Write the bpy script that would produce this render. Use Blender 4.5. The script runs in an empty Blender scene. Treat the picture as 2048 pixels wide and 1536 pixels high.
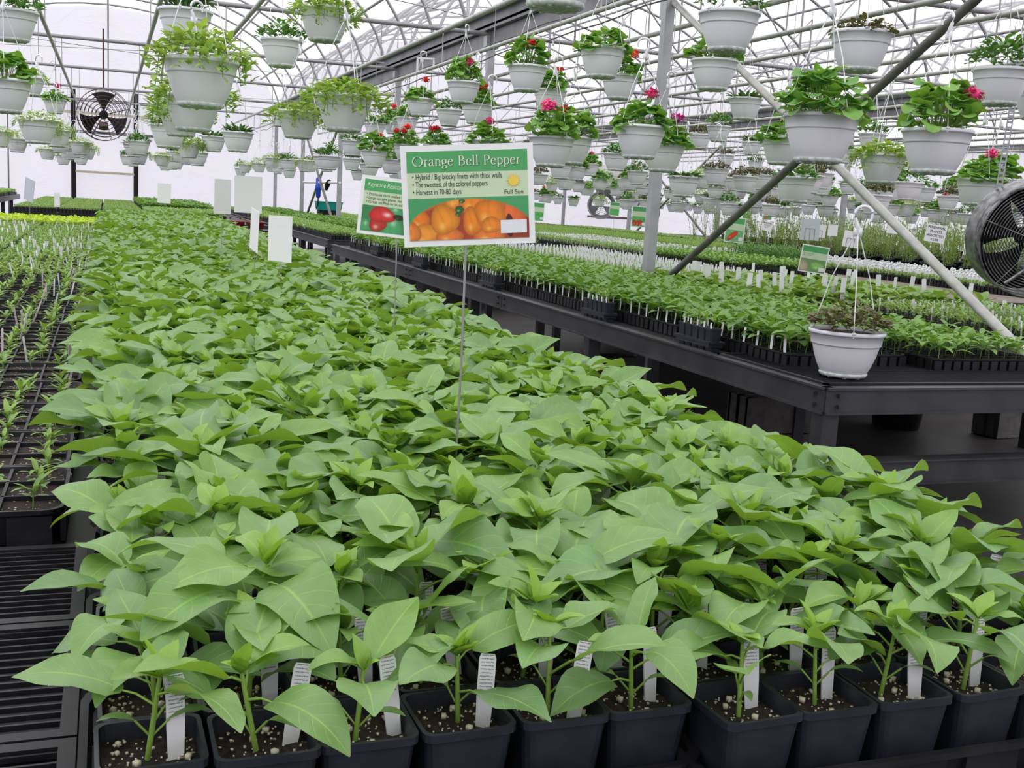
import bpy, math, random
import numpy as np
from mathutils import Matrix, Vector, Euler

PI = math.pi
S = bpy.context.scene
COL = S.collection
rng = np.random.default_rng(7)
random.seed(7)
CZ = 1.335

# ------------------------------------------------------------------ materials
def nodes_of(m):
    m.use_nodes = True
    nt = m.node_tree
    nt.nodes.clear()
    return nt, nt.nodes, nt.links

def principled(name, col, rough=0.5, metal=0.0, spec=0.5, noise=0.0, nscale=20.0, col2=None, bump=0.0):
    m = bpy.data.materials.new(name)
    nt, N, L = nodes_of(m)
    o = N.new('ShaderNodeOutputMaterial'); b = N.new('ShaderNodeBsdfPrincipled')
    b.inputs['Roughness'].default_value = rough
    b.inputs['Metallic'].default_value = metal
    b.inputs['Specular IOR Level'].default_value = spec
    L.new(b.outputs[0], o.inputs[0])
    b.inputs['Base Color'].default_value = (*col, 1)
    if noise > 0 or bump > 0:
        tc = N.new('ShaderNodeTexCoord'); nz = N.new('ShaderNodeTexNoise')
        nz.inputs['Scale'].default_value = nscale; nz.inputs['Detail'].default_value = 5
        L.new(tc.outputs['Object'], nz.inputs['Vector'])
        if noise > 0:
            mx = N.new('ShaderNodeMix'); mx.data_type = 'RGBA'
            c2 = col2 or tuple(c * 0.5 for c in col)
            mx.inputs['A'].default_value = (*col, 1); mx.inputs['B'].default_value = (*c2, 1)
            rp = N.new('ShaderNodeMapRange'); rp.inputs['From Min'].default_value = 0.4; rp.inputs['From Max'].default_value = 0.65
            rp.inputs['To Max'].default_value = noise
            L.new(nz.outputs['Fac'], rp.inputs['Value']); L.new(rp.outputs[0], mx.inputs['Factor'])
            L.new(mx.outputs['Result'], b.inputs['Base Color'])
        if bump > 0:
            bp = N.new('ShaderNodeBump'); bp.inputs['Strength'].default_value = bump; bp.inputs['Distance'].default_value = 0.004
            L.new(nz.outputs['Fac'], bp.inputs['Height']); L.new(bp.outputs[0], b.inputs['Normal'])
    return m

def leaf_mat(name, old, young, vein=0.35, rough=0.45, trans=0.3, spec=0.5):
    """upper side blends from old to young by the 'tone' of each leaf; veins from the leaf's own coordinates"""
    m = bpy.data.materials.new(name)
    nt, N, L = nodes_of(m)
    o = N.new('ShaderNodeOutputMaterial'); b = N.new('ShaderNodeBsdfPrincipled')
    at = N.new('ShaderNodeAttribute'); at.attribute_name = 'tone'
    oi = N.new('ShaderNodeObjectInfo')
    ad = N.new('ShaderNodeMath'); ad.operation = 'MULTIPLY_ADD'; ad.inputs[1].default_value = 0.16; ad.use_clamp = True
    L.new(oi.outputs['Random'], ad.inputs[0]); L.new(at.outputs['Fac'], ad.inputs[2])
    mx = N.new('ShaderNodeMix'); mx.data_type = 'RGBA'
    mx.inputs['A'].default_value = (*old, 1); mx.inputs['B'].default_value = (*young, 1)
    L.new(ad.outputs[0], mx.inputs['Factor'])
    # veins
    uv = N.new('ShaderNodeTexCoord'); sp = N.new('ShaderNodeSeparateXYZ'); L.new(uv.outputs['UV'], sp.inputs[0])
    def M(op, a, bb=None, clamp=False):
        n = N.new('ShaderNodeMath'); n.operation = op; n.use_clamp = clamp
        for i, v in enumerate((a, bb)):
            if v is None: continue
            if isinstance(v, (int, float)): n.inputs[i].default_value = v
            else: L.new(v, n.inputs[i])
        return n.outputs[0]
    u = M('ABSOLUTE', M('SUBTRACT', sp.outputs[0], 0.5))
    mid = M('SUBTRACT', 1.0, M('MULTIPLY', u, 28.0), True)
    w = M('FRACT', M('MULTIPLY', M('SUBTRACT', sp.outputs[1], M('MULTIPLY', u, 0.45)), 7.0))
    side = M('MULTIPLY', M('SUBTRACT', 1.0, M('MULTIPLY', M('ABSOLUTE', M('SUBTRACT', w, 0.5)), 14.0), True), 0.45)
    ve = M('MULTIPLY', M('MAXIMUM', mid, side), vein)
    mv = N.new('ShaderNodeMix'); mv.data_type = 'RGBA'
    L.new(ve, mv.inputs['Factor']); L.new(mx.outputs['Result'], mv.inputs['A'])
    mv.inputs['B'].default_value = tuple(min(1, y * 1.5 + 0.05) for y in young) + (1,)
    nz = N.new('ShaderNodeTexNoise'); nz.inputs['Scale'].default_value = 45; nz.inputs['Detail'].default_value = 3
    L.new(uv.outputs['Object'], nz.inputs['Vector'])
    hs = N.new('ShaderNodeHueSaturation'); L.new(mv.outputs['Result'], hs.inputs['Color'])
    L.new(M('ADD', M('MULTIPLY', nz.outputs['Fac'], 0.45), 0.78), hs.inputs['Value'])
    L.new(hs.outputs[0], b.inputs['Base Color'])
    b.inputs['Roughness'].default_value = rough; b.inputs['Specular IOR Level'].default_value = spec
    bp = N.new('ShaderNodeBump'); bp.inputs['Strength'].default_value = 0.35; bp.inputs['Distance'].default_value = 0.0015
    L.new(M('ADD', M('MULTIPLY', ve, -2.0), nz.outputs['Fac']), bp.inputs['Height']); L.new(bp.outputs[0], b.inputs['Normal'])
    tr = N.new('ShaderNodeBsdfTranslucent'); ms = N.new('ShaderNodeMixShader'); ms.inputs[0].default_value = trans
    tc = N.new('ShaderNodeMix'); tc.data_type = 'RGBA'; tc.inputs['Factor'].default_value = 0.75
    L.new(hs.outputs[0], tc.inputs['A']); tc.inputs['B'].default_value = (min(1, young[0] * 1.35), min(1, young[1] * 1.35), young[2] * .35, 1)
    L.new(tc.outputs['Result'], tr.inputs['Color'])
    L.new(b.outputs[0], ms.inputs[1]); L.new(tr.outputs[0], ms.inputs[2]); L.new(ms.outputs[0], o.inputs[0])
    return m

def soil_mat():
    m = bpy.data.materials.new('potting_soil')
    nt, N, L = nodes_of(m)
    o = N.new('ShaderNodeOutputMaterial'); b = N.new('ShaderNodeBsdfPrincipled'); L.new(b.outputs[0], o.inputs[0])
    tc = N.new('ShaderNodeTexCoord')
    nz = N.new('ShaderNodeTexNoise'); nz.inputs['Scale'].default_value = 180; nz.inputs['Detail'].default_value = 6
    L.new(tc.outputs['Object'], nz.inputs['Vector'])
    cr = N.new('ShaderNodeValToRGB'); L.new(nz.outputs['Fac'], cr.inputs[0])
    cr.color_ramp.elements[0].color = (0.006, 0.004, 0.003, 1); cr.color_ramp.elements[0].position = 0.35
    cr.color_ramp.elements[1].color = (0.045, 0.022, 0.014, 1); cr.color_ramp.elements[1].position = 0.7
    vo = N.new('ShaderNodeTexVoronoi'); vo.inputs['Scale'].default_value = 210; vo.inputs['Randomness'].default_value = 1
    L.new(tc.outputs['Object'], vo.inputs['Vector'])
    sp = N.new('ShaderNodeSeparateColor'); L.new(vo.outputs['Color'], sp.inputs[0])
    a = N.new('ShaderNodeMath'); a.operation = 'GREATER_THAN'; a.inputs[1].default_value = 0.86; L.new(sp.outputs[0], a.inputs[0])
    c = N.new('ShaderNodeMath'); c.operation = 'LESS_THAN'; c.inputs[1].default_value = 0.36; L.new(vo.outputs['Distance'], c.inputs[0])
    d = N.new('ShaderNodeMath'); d.operation = 'MULTIPLY'; L.new(a.outputs[0], d.inputs[0]); L.new(c.outputs[0], d.inputs[1])
    mx = N.new('ShaderNodeMix'); mx.data_type = 'RGBA'; L.new(d.outputs[0], mx.inputs['Factor'])
    L.new(cr.outputs[0], mx.inputs['A']); mx.inputs['B'].default_value = (0.62, 0.55, 0.38, 1)
    L.new(mx.outputs['Result'], b.inputs['Base Color']); b.inputs['Roughness'].default_value = 0.9
    bp = N.new('ShaderNodeBump'); bp.inputs['Strength'].default_value = 0.9; bp.inputs['Distance'].default_value = 0.004
    L.new(nz.outputs['Fac'], bp.inputs['Height']); L.new(bp.outputs[0], b.inputs['Normal'])
    return m

def film_mat(name, col, transp, transl, wr=0.5):
    m = bpy.data.materials.new(name)
    nt, N, L = nodes_of(m)
    o = N.new('ShaderNodeOutputMaterial')
    df = N.new('ShaderNodeBsdfDiffuse'); df.inputs['Color'].default_value = (*col, 1)
    tl = N.new('ShaderNodeBsdfTranslucent'); tl.inputs['Color'].default_value = (*col, 1)
    tp = N.new('ShaderNodeBsdfTransparent')
    m1 = N.new('ShaderNodeMixShader'); m1.inputs[0].default_value = transl; L.new(df.outputs[0], m1.inputs[1]); L.new(tl.outputs[0], m1.inputs[2])
    m2 = N.new('ShaderNodeMixShader'); m2.inputs[0].default_value = transp; L.new(m1.outputs[0], m2.inputs[1]); L.new(tp.outputs[0], m2.inputs[2])
    L.new(m2.outputs[0], o.inputs[0])
    # soft wrinkles of the sheet
    tc = N.new('ShaderNodeTexCoord'); mp = N.new('ShaderNodeMapping'); mp.inputs['Scale'].default_value = (1, 1, 2.2)
    nz = N.new('ShaderNodeTexNoise'); nz.inputs['Scale'].default_value = 1.3; nz.inputs['Detail'].default_value = 4; nz.inputs['Distortion'].default_value = 1.2
    L.new(tc.outputs['Object'], mp.inputs[0]); L.new(mp.outputs[0], nz.inputs['Vector'])
    bp = N.new('ShaderNodeBump'); bp.inputs['Strength'].default_value = wr; bp.inputs['Distance'].default_value = 0.15
    L.new(nz.outputs['Fac'], bp.inputs['Height']); L.new(bp.outputs[0], df.inputs['Normal']); L.new(bp.outputs[0], tl.inputs['Normal'])
    return m

def print_mat():
    m = bpy.data.materials.new('printed_colours')
    nt, N, L = nodes_of(m)
    o = N.new('ShaderNodeOutputMaterial'); b = N.new('ShaderNodeBsdfPrincipled'); L.new(b.outputs[0], o.inputs[0])
    at = N.new('ShaderNodeAttribute'); at.attribute_name = 'Col'; L.new(at.outputs['Color'], b.inputs['Base Color'])
    b.inputs['Roughness'].default_value = 0.45
    return m

def tag_mat():
    """white plastic stake with fine grey print across its upper part"""
    m = bpy.data.materials.new('printed_tag')
    nt, N, L = nodes_of(m)
    o = N.new('ShaderNodeOutputMaterial'); b = N.new('ShaderNodeBsdfPrincipled'); L.new(b.outputs[0], o.inputs[0])
    tc = N.new('ShaderNodeTexCoord'); sp = N.new('ShaderNodeSeparateXYZ'); L.new(tc.outputs['Object'], sp.inputs[0])
    wv = N.new('ShaderNodeTexWave'); wv.bands_direction = 'Z'; wv.inputs['Scale'].default_value = 95; wv.inputs['Distortion'].default_value = 0
    nz = N.new('ShaderNodeTexNoise'); nz.inputs['Scale'].default_value = 900
    L.new(tc.outputs['Object'], wv.inputs['Vector']); L.new(tc.outputs['Object'], nz.inputs['Vector'])
    mu = N.new('ShaderNodeMath'); mu.operation = 'MULTIPLY'; L.new(wv.outputs['Fac'], mu.inputs[0]); L.new(nz.outputs['Fac'], mu.inputs[1])
    gt = N.new('ShaderNodeMapRange'); gt.inputs['From Min'].default_value = 0.3; gt.inputs['From Max'].default_value = 0.5; gt.inputs['To Max'].default_value = 0.8
    L.new(mu.outputs[0], gt.inputs['Value'])
    ab = N.new('ShaderNodeMath'); ab.operation = 'ABSOLUTE'; L.new(sp.outputs[0], ab.inputs[0])
    lt = N.new('ShaderNodeMath'); lt.operation = 'LESS_THAN'; lt.inputs[1].default_value = 0.0058; L.new(ab.outputs[0], lt.inputs[0])
    zz = N.new('ShaderNodeMath'); zz.operation = 'GREATER_THAN'; zz.inputs[1].default_value = 0.030; L.new(sp.outputs[2], zz.inputs[0])
    m1 = N.new('ShaderNodeMath'); m1.operation = 'MULTIPLY'; L.new(lt.outputs[0], m1.inputs[0]); L.new(zz.outputs[0], m1.inputs[1])
    m2 = N.new('ShaderNodeMath'); m2.operation = 'MULTIPLY'; L.new(m1.outputs[0], m2.inputs[0]); L.new(gt.outputs[0], m2.inputs[1])
    mx = N.new('ShaderNodeMix'); mx.data_type = 'RGBA'; L.new(m2.outputs[0], mx.inputs['Factor'])
    mx.inputs['A'].default_value = (0.78, 0.78, 0.80, 1); mx.inputs['B'].default_value = (0.10, 0.10, 0.12, 1)
    L.new(mx.outputs['Result'], b.inputs['Base Color']); b.inputs['Roughness'].default_value = 0.4
    return m

M = {}
M['pepper'] = leaf_mat('pepper_leaf', (0.148, 0.285, 0.104), (0.28, 0.47, 0.050), 0.40, 0.40, 0.26, 0.6)
M['stem'] = principled('green_stem', (0.22, 0.38, 0.06), 0.5)
M['seedling'] = leaf_mat('seedling_leaf', (0.16, 0.30, 0.09), (0.32, 0.50, 0.10), 0.2, 0.5, 0.25)
M['fine'] = leaf_mat('fine_leaf', (0.19, 0.36, 0.11), (0.34, 0.52, 0.14), 0.1, 0.5, 0.25)
M['lime'] = leaf_mat('lime_leaf', (0.38, 0.56, 0.05), (0.56, 0.72, 0.07), 0.1, 0.5, 0.3)
M['dense'] = leaf_mat('dense_leaf', (0.10, 0.24, 0.06), (0.22, 0.41, 0.07), 0.2, 0.45, 0.25)
M['trail'] = leaf_mat('petunia_leaf', (0.20, 0.38, 0.10), (0.40, 0.56, 0.14), 0.15, 0.5, 0.3)
M['bush'] = leaf_mat('glossy_leaf', (0.06, 0.19, 0.05), (0.17, 0.38, 0.08), 0.15, 0.35, 0.2)
M['dark'] = leaf_mat('dark_leaf', (0.045, 0.13, 0.04), (0.13, 0.28, 0.07), 0.15, 0.35, 0.18)
M['geran'] = leaf_mat('geranium_leaf', (0.11, 0.31, 0.07), (0.27, 0.50, 0.10), 0.12, 0.5, 0.25)
M['brown'] = leaf_mat('bronze_leaf', (0.085, 0.055, 0.042), (0.19, 0.19, 0.08), 0.1, 0.5, 0.2)
M['olive'] = leaf_mat('willowy_leaf', (0.20, 0.29, 0.08), (0.36, 0.44, 0.12), 0.1, 0.5, 0.25)
M['soil'] = soil_mat()
M['pot'] = principled('black_pot_plastic', (0.014, 0.017, 0.026), 0.38, 0, 0.5, 0.5, 30, (0.03, 0.033, 0.045))
M['tray'] = principled('black_tray_plastic', (0.007, 0.007, 0.009), 0.5, 0, 0.35, 0.5, 25, (0.02, 0.02, 0.024))
M['white'] = principled('white_basket_plastic', (0.80, 0.80, 0.85), 0.35, 0, 0.45)
M['base'] = principled('stained_basket_base', (0.66, 0.70, 0.70), 0.6, 0, 0.3, 0.7, 60, (0.30, 0.34, 0.27))
M['hanger'] = principled('white_hanger_plastic', (0.85, 0.85, 0.88), 0.35)
M['wire'] = principled('galvanised_wire', (0.35, 0.35, 0.36), 0.4, 0.7)
M['steel'] = principled('galvanised_steel', (0.42, 0.43, 0.45), 0.5, 0.35, 0.5, 0.6, 9, (0.30, 0.31, 0.33))
M['pipe'] = principled('galvanised_pipe', (0.46, 0.46, 0.43), 0.42, 0.3, 0.5, 0.5, 14, (0.30, 0.30, 0.28))
M['pipedark'] = principled('weathered_pipe', (0.17, 0.165, 0.16), 0.5, 0.3, 0.4, 0.6, 14, (0.10, 0.10, 0.09))
M['bow'] = principled('bow_tube', (0.30, 0.29, 0.31), 0.5, 0.3)
M['beam'] = principled('gutter_steel', (0.20, 0.20, 0.22), 0.5, 0.3, 0.5, 0.7, 5, (0.12, 0.12, 0.13))
M['rail'] = principled('bench_steel', (0.055, 0.055, 0.062), 0.42, 0.3, 0.5, 0.8, 6, (0.028, 0.028, 0.032), 0.2)
M['floor'] = principled('wet_concrete', (0.075, 0.066, 0.064), 0.45, 0, 0.5, 0.9, 1.4, (0.028, 0.024, 0.023), 0.4)
M['block'] = principled('grey_block', (0.13, 0.12, 0.115), 0.85, 0, 0.3, 0.7, 25, (0.08, 0.075, 0.07), 0.6)
M['wood'] = principled('worn_bench_wood', (0.22, 0.17, 0.145), 0.7, 0, 0.3, 0.8, 6, (0.12, 0.09, 0.08))
M['roof'] = film_mat('roof_film', (0.95, 0.95, 0.97), 0.82, 0.6, 0.0)
M['wall'] = film_mat('wall_film', (0.62, 0.608, 0.64), 0.03, 0.62)
M['board'] = principled('white_card', (0.86, 0.85, 0.87), 0.45)
M['backcard'] = principled('grey_card', (0.52, 0.55, 0.60), 0.45)
M['ink'] = principled('black_ink', (0.03, 0.03, 0.03), 0.6)
M['pale'] = principled('pale_lettering', (0.72, 0.80, 0.62), 0.6)
M['print'] = print_mat()
M['tag'] = tag_mat()
M['plain_tag'] = principled('white_tag', (0.80, 0.80, 0.82), 0.4)
M['pinktag'] = principled('lilac_tag', (0.62, 0.52, 0.62), 0.4)
M['red'] = principled('red_petal', (0.85, 0.03, 0.02), 0.5)
M['orange'] = principled('orange_petal', (0.90, 0.16, 0.06), 0.5)
M['pink'] = principled('pink_petal', (0.85, 0.05, 0.25), 0.5)
M['magenta'] = principled('magenta_petal', (0.75, 0.03, 0.42), 0.5)
M['whitepetal'] = principled('white_petal', (0.85, 0.85, 0.82), 0.5)
M['redpot'] = principled('red_pot', (0.45, 0.05, 0.03), 0.5)
M['fanblack'] = principled('fan_black', (0.016, 0.013, 0.015), 0.75, 0.0, 0.2)
M['fanguard'] = principled('fan_guard', (0.09, 0.055, 0.06), 0.4, 0.6)
M['alu'] = principled('dusty_aluminium', (0.30, 0.30, 0.31), 0.35, 0.7, 0.5, 1.0, 22, (0.07, 0.065, 0.065))
M['blue'] = principled('blue_plastic', (0.02, 0.08, 0.60), 0.35)
M['teal'] = principled('teal_plastic', (0.0, 0.33, 0.28), 0.5)
M['wood2'] = principled('pale_wood', (0.55, 0.48, 0.36), 0.7)
M['cream'] = principled('cream_casing', (0.50, 0.50, 0.47), 0.5)

# ------------------------------------------------------------------ mesh accumulator
class G:
    def __init__(s):
        s.v, s.f, s.uv, s.tone, s.mi, s.n = [], [], [], [], [], 0
    def add(s, v, f, uv=None, tone=0.0, mi=0):
        v = np.asarray(v, dtype=np.float64); f = np.asarray(f, dtype=np.int64)
        s.v.append(v); s.f.append(f + s.n); s.n += len(v)
        s.uv.append(np.asarray(uv) if uv is not None else np.full((len(v), 2), 0.25))
        s.tone.append(np.full(len(v), tone)); s.mi.append(np.full(len(f), mi))
    def box(s, c, d, mi=0, rz=0.0, top=None):
        x, y, z = [q / 2 for q in d]; k = top or 1.0
        v = np.array([(-x*(2-k) if k > 1 else -x, -y, -z)] + [(0, 0, 0)] * 7, dtype=float)
        v = np.array([(-x, -y, -z), (x, -y, -z), (x, y, -z), (-x, y, -z), (-x*k, -y*k, z), (x*k, -y*k, z), (x*k, y*k, z), (-x*k, y*k, z)])
        if rz:
            ca, sa = math.cos(rz), math.sin(rz)
            v = np.column_stack([v[:, 0]*ca - v[:, 1]*sa, v[:, 0]*sa + v[:, 1]*ca, v[:, 2]])
        v = v + np.array(c)
        s.add(v, [(0, 3, 2, 1), (4, 5, 6, 7), (0, 1, 5, 4), (1, 2, 6, 5), (2, 3, 7, 6), (3, 0, 4, 7)], mi=mi)
    def tube(s, pts, r, n=6, mi=0, tone=0.0, closed=False):
        P = np.asarray(pts, dtype=float); m = len(P)
        r = np.full(m, r) if np.isscalar(r) else np.asarray(r, dtype=float)
        if closed: T = np.roll(P, -1, 0) - np.roll(P, 1, 0)
        else: T = np.gradient(P, axis=0)
        T /= np.linalg.norm(T, axis=1)[:, None] + 1e-12
        ref = np.array([0, 0, 1.0]) if abs(T[:, 2]).mean() < 0.8 else np.array([1.0, 0, 0])
        A = np.cross(T, ref); A /= np.linalg.norm(A, axis=1)[:, None] + 1e-12
        B = np.cross(T, A)
        a = np.arange(n) * 2 * PI / n
        V = P[:, None, :] + r[:, None, None] * (np.cos(a)[None, :, None] * A[:, None, :] + np.sin(a)[None, :, None] * B[:, None, :])
        k = m if closed else m - 1
        i, j = np.meshgrid(np.arange(k), np.arange(n), indexing='ij')
        i2 = (i + 1) % m; j2 = (j + 1) % n
        F = np.stack([i*n + j, i*n + j2, i2*n + j2, i2*n + j], -1).reshape(-1, 4)
        V = V.reshape(-1, 3)
        s.add(V, F, tone=tone, mi=mi)
        if not closed:
            for e, idx in ((0, P[0]), (m - 1, P[-1])):
                ring = V[e*n:(e+1)*n]
                vv = np.vstack([ring, [idx]])
                h = n // 2
                ff = [(q, (q + 1) % n, (q + 2) % n, n) for q in range(0, n, 2)] if n % 2 == 0 else [(q, (q + 1) % n, n, n) for q in range(n)]
                if n % 2 == 0: s.add(vv, ff, mi=mi)
    def lathe(s, prof, n=24, mi=0, c=(0, 0, 0)):
        p = np.asarray(prof, dtype=float); m = len(p); a = np.arange(n) * 2 * PI / n
        V = np.stack([p[:, 0][:, None] * np.cos(a), p[:, 0][:, None] * np.sin(a), np.repeat(p[:, 1][:, None], n, 1)], -1).reshape(-1, 3) + np.array(c)
        i, j = np.meshgrid(np.arange(m - 1), np.arange(n), indexing='ij'); j2 = (j + 1) % n
        F = np.stack([i*n + j, i*n + j2, (i+1)*n + j2, (i+1)*n + j], -1).reshape(-1, 4)
        s.add(V, F, mi=mi)
    def xform(s, mat):
        m = np.array(mat)
        s.v = [v @ m[:3, :3].T + m[:3, 3] for v in s.v]
        return s
    def merge(s, o, mat=None):
        for v, f, uv, t, mi in zip(o.v, o.f, o.uv, o.tone, o.mi):
            pass
        V = np.concatenate(o.v); F = np.concatenate(o.f)
        if mat is not None:
            m = np.array(mat); V = V @ m[:3, :3].T + m[:3, 3]
        s.v.append(V); s.f.append(F + s.n); s.n += len(V)
        s.uv.append(np.concatenate(o.uv)); s.tone.append(np.concatenate(o.tone)); s.mi.append(np.concatenate(o.mi))
    def mesh(s, name, mats, smooth=True, colors=None):
        V = np.concatenate(s.v); F = np.concatenate(s.f); UV = np.concatenate(s.uv); T = np.concatenate(s.tone); MI = np.concatenate(s.mi)
        me = bpy.data.meshes.new(name)
        me.vertices.add(len(V)); me.vertices.foreach_set('co', V.astype(np.float32).ravel())
        me.loops.add(len(F) * 4); me.loops.foreach_set('vertex_index', F.astype(np.int32).ravel())
        me.polygons.add(len(F)); me.polygons.foreach_set('loop_start', (np.arange(len(F)) * 4).astype(np.int32))
        me.polygons.foreach_set('loop_total', np.full(len(F), 4, dtype=np.int32))
        me.polygons.foreach_set('material_index', MI.astype(np.int32))
        me.polygons.foreach_set('use_smooth', np.full(len(F), bool(smooth)))
        ul = me.uv_layers.new(name='UVMap'); ul.data.foreach_set('uv', UV[F.ravel()].astype(np.float32).ravel())
        at = me.attributes.new('tone', 'FLOAT', 'POINT'); at.data.foreach_set('value', T.astype(np.float32))
        if colors is not None:
            ca = me.color_attributes.new('Col', 'FLOAT_COLOR', 'POINT')
            ca.data.foreach_set('color', np.column_stack([colors, np.ones(len(V))]).astype(np.float32).ravel())
        for m in (mats if isinstance(mats, (list, tuple)) else [mats]): me.materials.append(m)
        me.update(calc_edges=True); me.validate()
        if smooth == 'auto':
            pass
        return me

def put(name, me, parent=None, loc=(0, 0, 0), rot=(0, 0, 0), sc=None, **props):
    o = bpy.data.objects.new(name, me); COL.objects.link(o)
    if parent is not None: o.parent = parent
    o.location = loc; o.rotation_euler = rot
    if sc is not None: o.scale = (sc, sc, sc) if np.isscalar(sc) else sc
    for k, v in props.items(): o[k] = v
    return o

def thing(name, label, cat, loc=(0, 0, 0), rz=0.0, group=None):
    o = bpy.data.objects.new(name, None); COL.objects.link(o)
    o.empty_display_size = 0.05
    o.location = loc; o.rotation_euler = (0, 0, rz); o['label'] = label; o['category'] = cat
    if group: o['group'] = group
    return o

def struct(name, g, m, smooth=False, label=None):
    o = put(name, g.mesh(name, m, smooth), kind='structure')
    if label: o['label'] = label
    return o

ORD = ['first', 'second', 'third', 'fourth', 'fifth', 'sixth', 'seventh', 'eighth', 'ninth', 'tenth', 'eleventh', 'twelfth', 'thirteenth',
       'fourteenth', 'fifteenth', 'sixteenth', 'seventeenth', 'eighteenth', 'nineteenth', 'twentieth']
def ordn(i):
    if i < 20: return ORD[i]
    n = i + 1
    tens = {2: 'twenty', 3: 'thirty', 4: 'forty', 5: 'fifty', 6: 'sixty', 7: 'seventy', 8: 'eighty', 9: 'ninety'}[n // 10]
    if n % 10 == 0: return {2: 'twentieth', 3: 'thirtieth', 4: 'fortieth', 5: 'fiftieth', 6: 'sixtieth', 7: 'seventieth', 8: 'eightieth', 9: 'ninetieth'}[n // 10]
    return tens + '-' + ORD[n % 10 - 1]

# ------------------------------------------------------------------ leaves
def leaf(L, W, nu=4, nv=6, phi0=0.3, droop=0.8, fold=0.25, wave=0.08, ph=0.0, a=0.62, b=0.85):
    t = np.linspace(0.012, 0.985, nv + 1); u = np.linspace(-1, 1, nu + 1)
    tm = a / (a + b); nrm = tm**a * (1 - tm)**b
    pr = t**a * (1 - t)**b / nrm * W / 2
    ang = phi0 - droop * t
    ds = L / nv
    cx = np.concatenate([[0], np.cumsum(np.cos(ang[:-1]) * ds)]); cz = np.concatenate([[0], np.cumsum(np.sin(ang[:-1]) * ds)])
    U, T = np.meshgrid(u, t)
    w = pr[:, None]
    off = np.abs(U) * w * fold + wave * W * np.sin(ph + T * 8.5 + np.sign(U) * 1.1) * U**2 * (w / (W / 2 + 1e-9))
    X = cx[:, None] - np.sin(ang)[:, None] * off
    Z = cz[:, None] + np.cos(ang)[:, None] * off
    Y = U * w
    V = np.stack([X, Y, Z], -1).reshape(-1, 3)
    i, j = np.meshgrid(np.arange(nv), np.arange(nu), indexing='ij'); k = nu + 1
    F = np.stack([i*k + j, (i+1)*k + j, (i+1)*k + j + 1, i*k + j + 1], -1).reshape(-1, 4)
    # wound so that the normal points up
    F = F[:, ::-1][:, [0, 1, 2, 3]]
    F = np.stack([F[:, 0], F[:, 3], F[:, 2], F[:, 1]], -1)
    UV = np.stack([(U + 1) / 2, T], -1).reshape(-1, 2)
    return V, F, UV

def rotz(V, az):
    c, s = math.cos(az), math.sin(az)
    return np.column_stack([V[:, 0]*c - V[:, 1]*s, V[:, 0]*s + V[:, 1]*c, V[:, 2]])

def add_leaf(g, base, az, tone=0.0, mi=0, roll=0.0, **kw):
    V, F, UV = leaf(**kw)
    if roll:
        c, s = math.cos(roll), math.sin(roll)
        V = np.column_stack([V[:, 0], V[:, 1]*c - V[:, 2]*s, V[:, 1]*s + V[:, 2]*c])
    g.add(rotz(V, az) + np.array(base), F, UV, tone, mi)

def U(a, b): return float(rng.uniform(a, b))

def pepper(h, hi=True, size=1.0, dense=1.0):
    """one pepper seedling: mi 0 leaves, mi 1 stems"""
    g = G()
    nu, nv = (6, 10) if hi else (2, 4)
    leanx, leany = U(-.12, .12) * h, U(-.12, .12) * h
    def at(z): return np.array([leanx * z / h, leany * z / h, z])
    g.tube([at(0), at(h * .5), at(h)], [0.0025, 0.0023, 0.0018], 6 if hi else 3, 1)
    az = U(0, 6.28)
    n = int(round(rng.integers(6, 10) * dense))
    for i in range(n):
        k = i / max(1, n - 1)
        z = h * (0.45 + 0.55 * k**0.7)
        L = size * (0.055 + 0.040 * math.sin(PI * min(1, 0.30 + 0.62 * k)) ** 1.2) * U(.85, 1.15)
        if k > 0.85: L *= 0.72
        pet = L * U(.30, .5) * (1.15 - 0.5 * k)
        p0 = at(z); el = U(.35, .75) if k < .8 else U(.7, 1.0)
        d = np.array([math.cos(az) * math.cos(el), math.sin(az) * math.cos(el), math.sin(el)])
        p1 = p0 + d * pet * .6; p2 = p0 + d * pet + np.array([0, 0, -0.004])
        g.tube([p0, p1, p2], [0.0014, 0.0012, 0.001], 4 if hi else 3, 1)
        add_leaf(g, p2, az, tone=float(np.clip(.02 + .30 * k**3 + U(-.05, .18), 0, 1)), roll=U(-.4, .4),
                 L=L * 1.06, W=L * U(.54, .68), a=.66, b=1.08, nu=nu, nv=nv, phi0=el * U(.5, 1.05), droop=U(.35, 1.35), fold=U(.10, .42), wave=U(.04, .13), ph=U(0, 6))
        az += 2.4 + U(-.35, .35)
    # young upright leaves in the crown
    for i in range(6 if hi else 3):
        a = U(0, 6.28); L = size * U(.018, .044)
        add_leaf(g, at(h), a, tone=U(.45, .85), L=L, W=L * .52, a=.66, b=1.05, nu=4 if hi else 2, nv=6 if hi else 3, phi0=U(.5, 1.3), droop=U(-.1, .8), fold=.45, wave=.03, ph=U(0, 6))
    if hi:
        for s in (0, PI):
            a = az + s; L = U(.026, .038)
            p = at(h * U(.15, .3)); q = p + np.array([math.cos(a) * .014, math.sin(a) * .014, .016])
            g.tube([p, q], .0011, 4, 1)
            add_leaf(g, q, a, tone=.12, L=L, W=L * .34, nu=4, nv=6, phi0=.6, droop=1.2, fold=.2, wave=.03)
    return g

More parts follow.
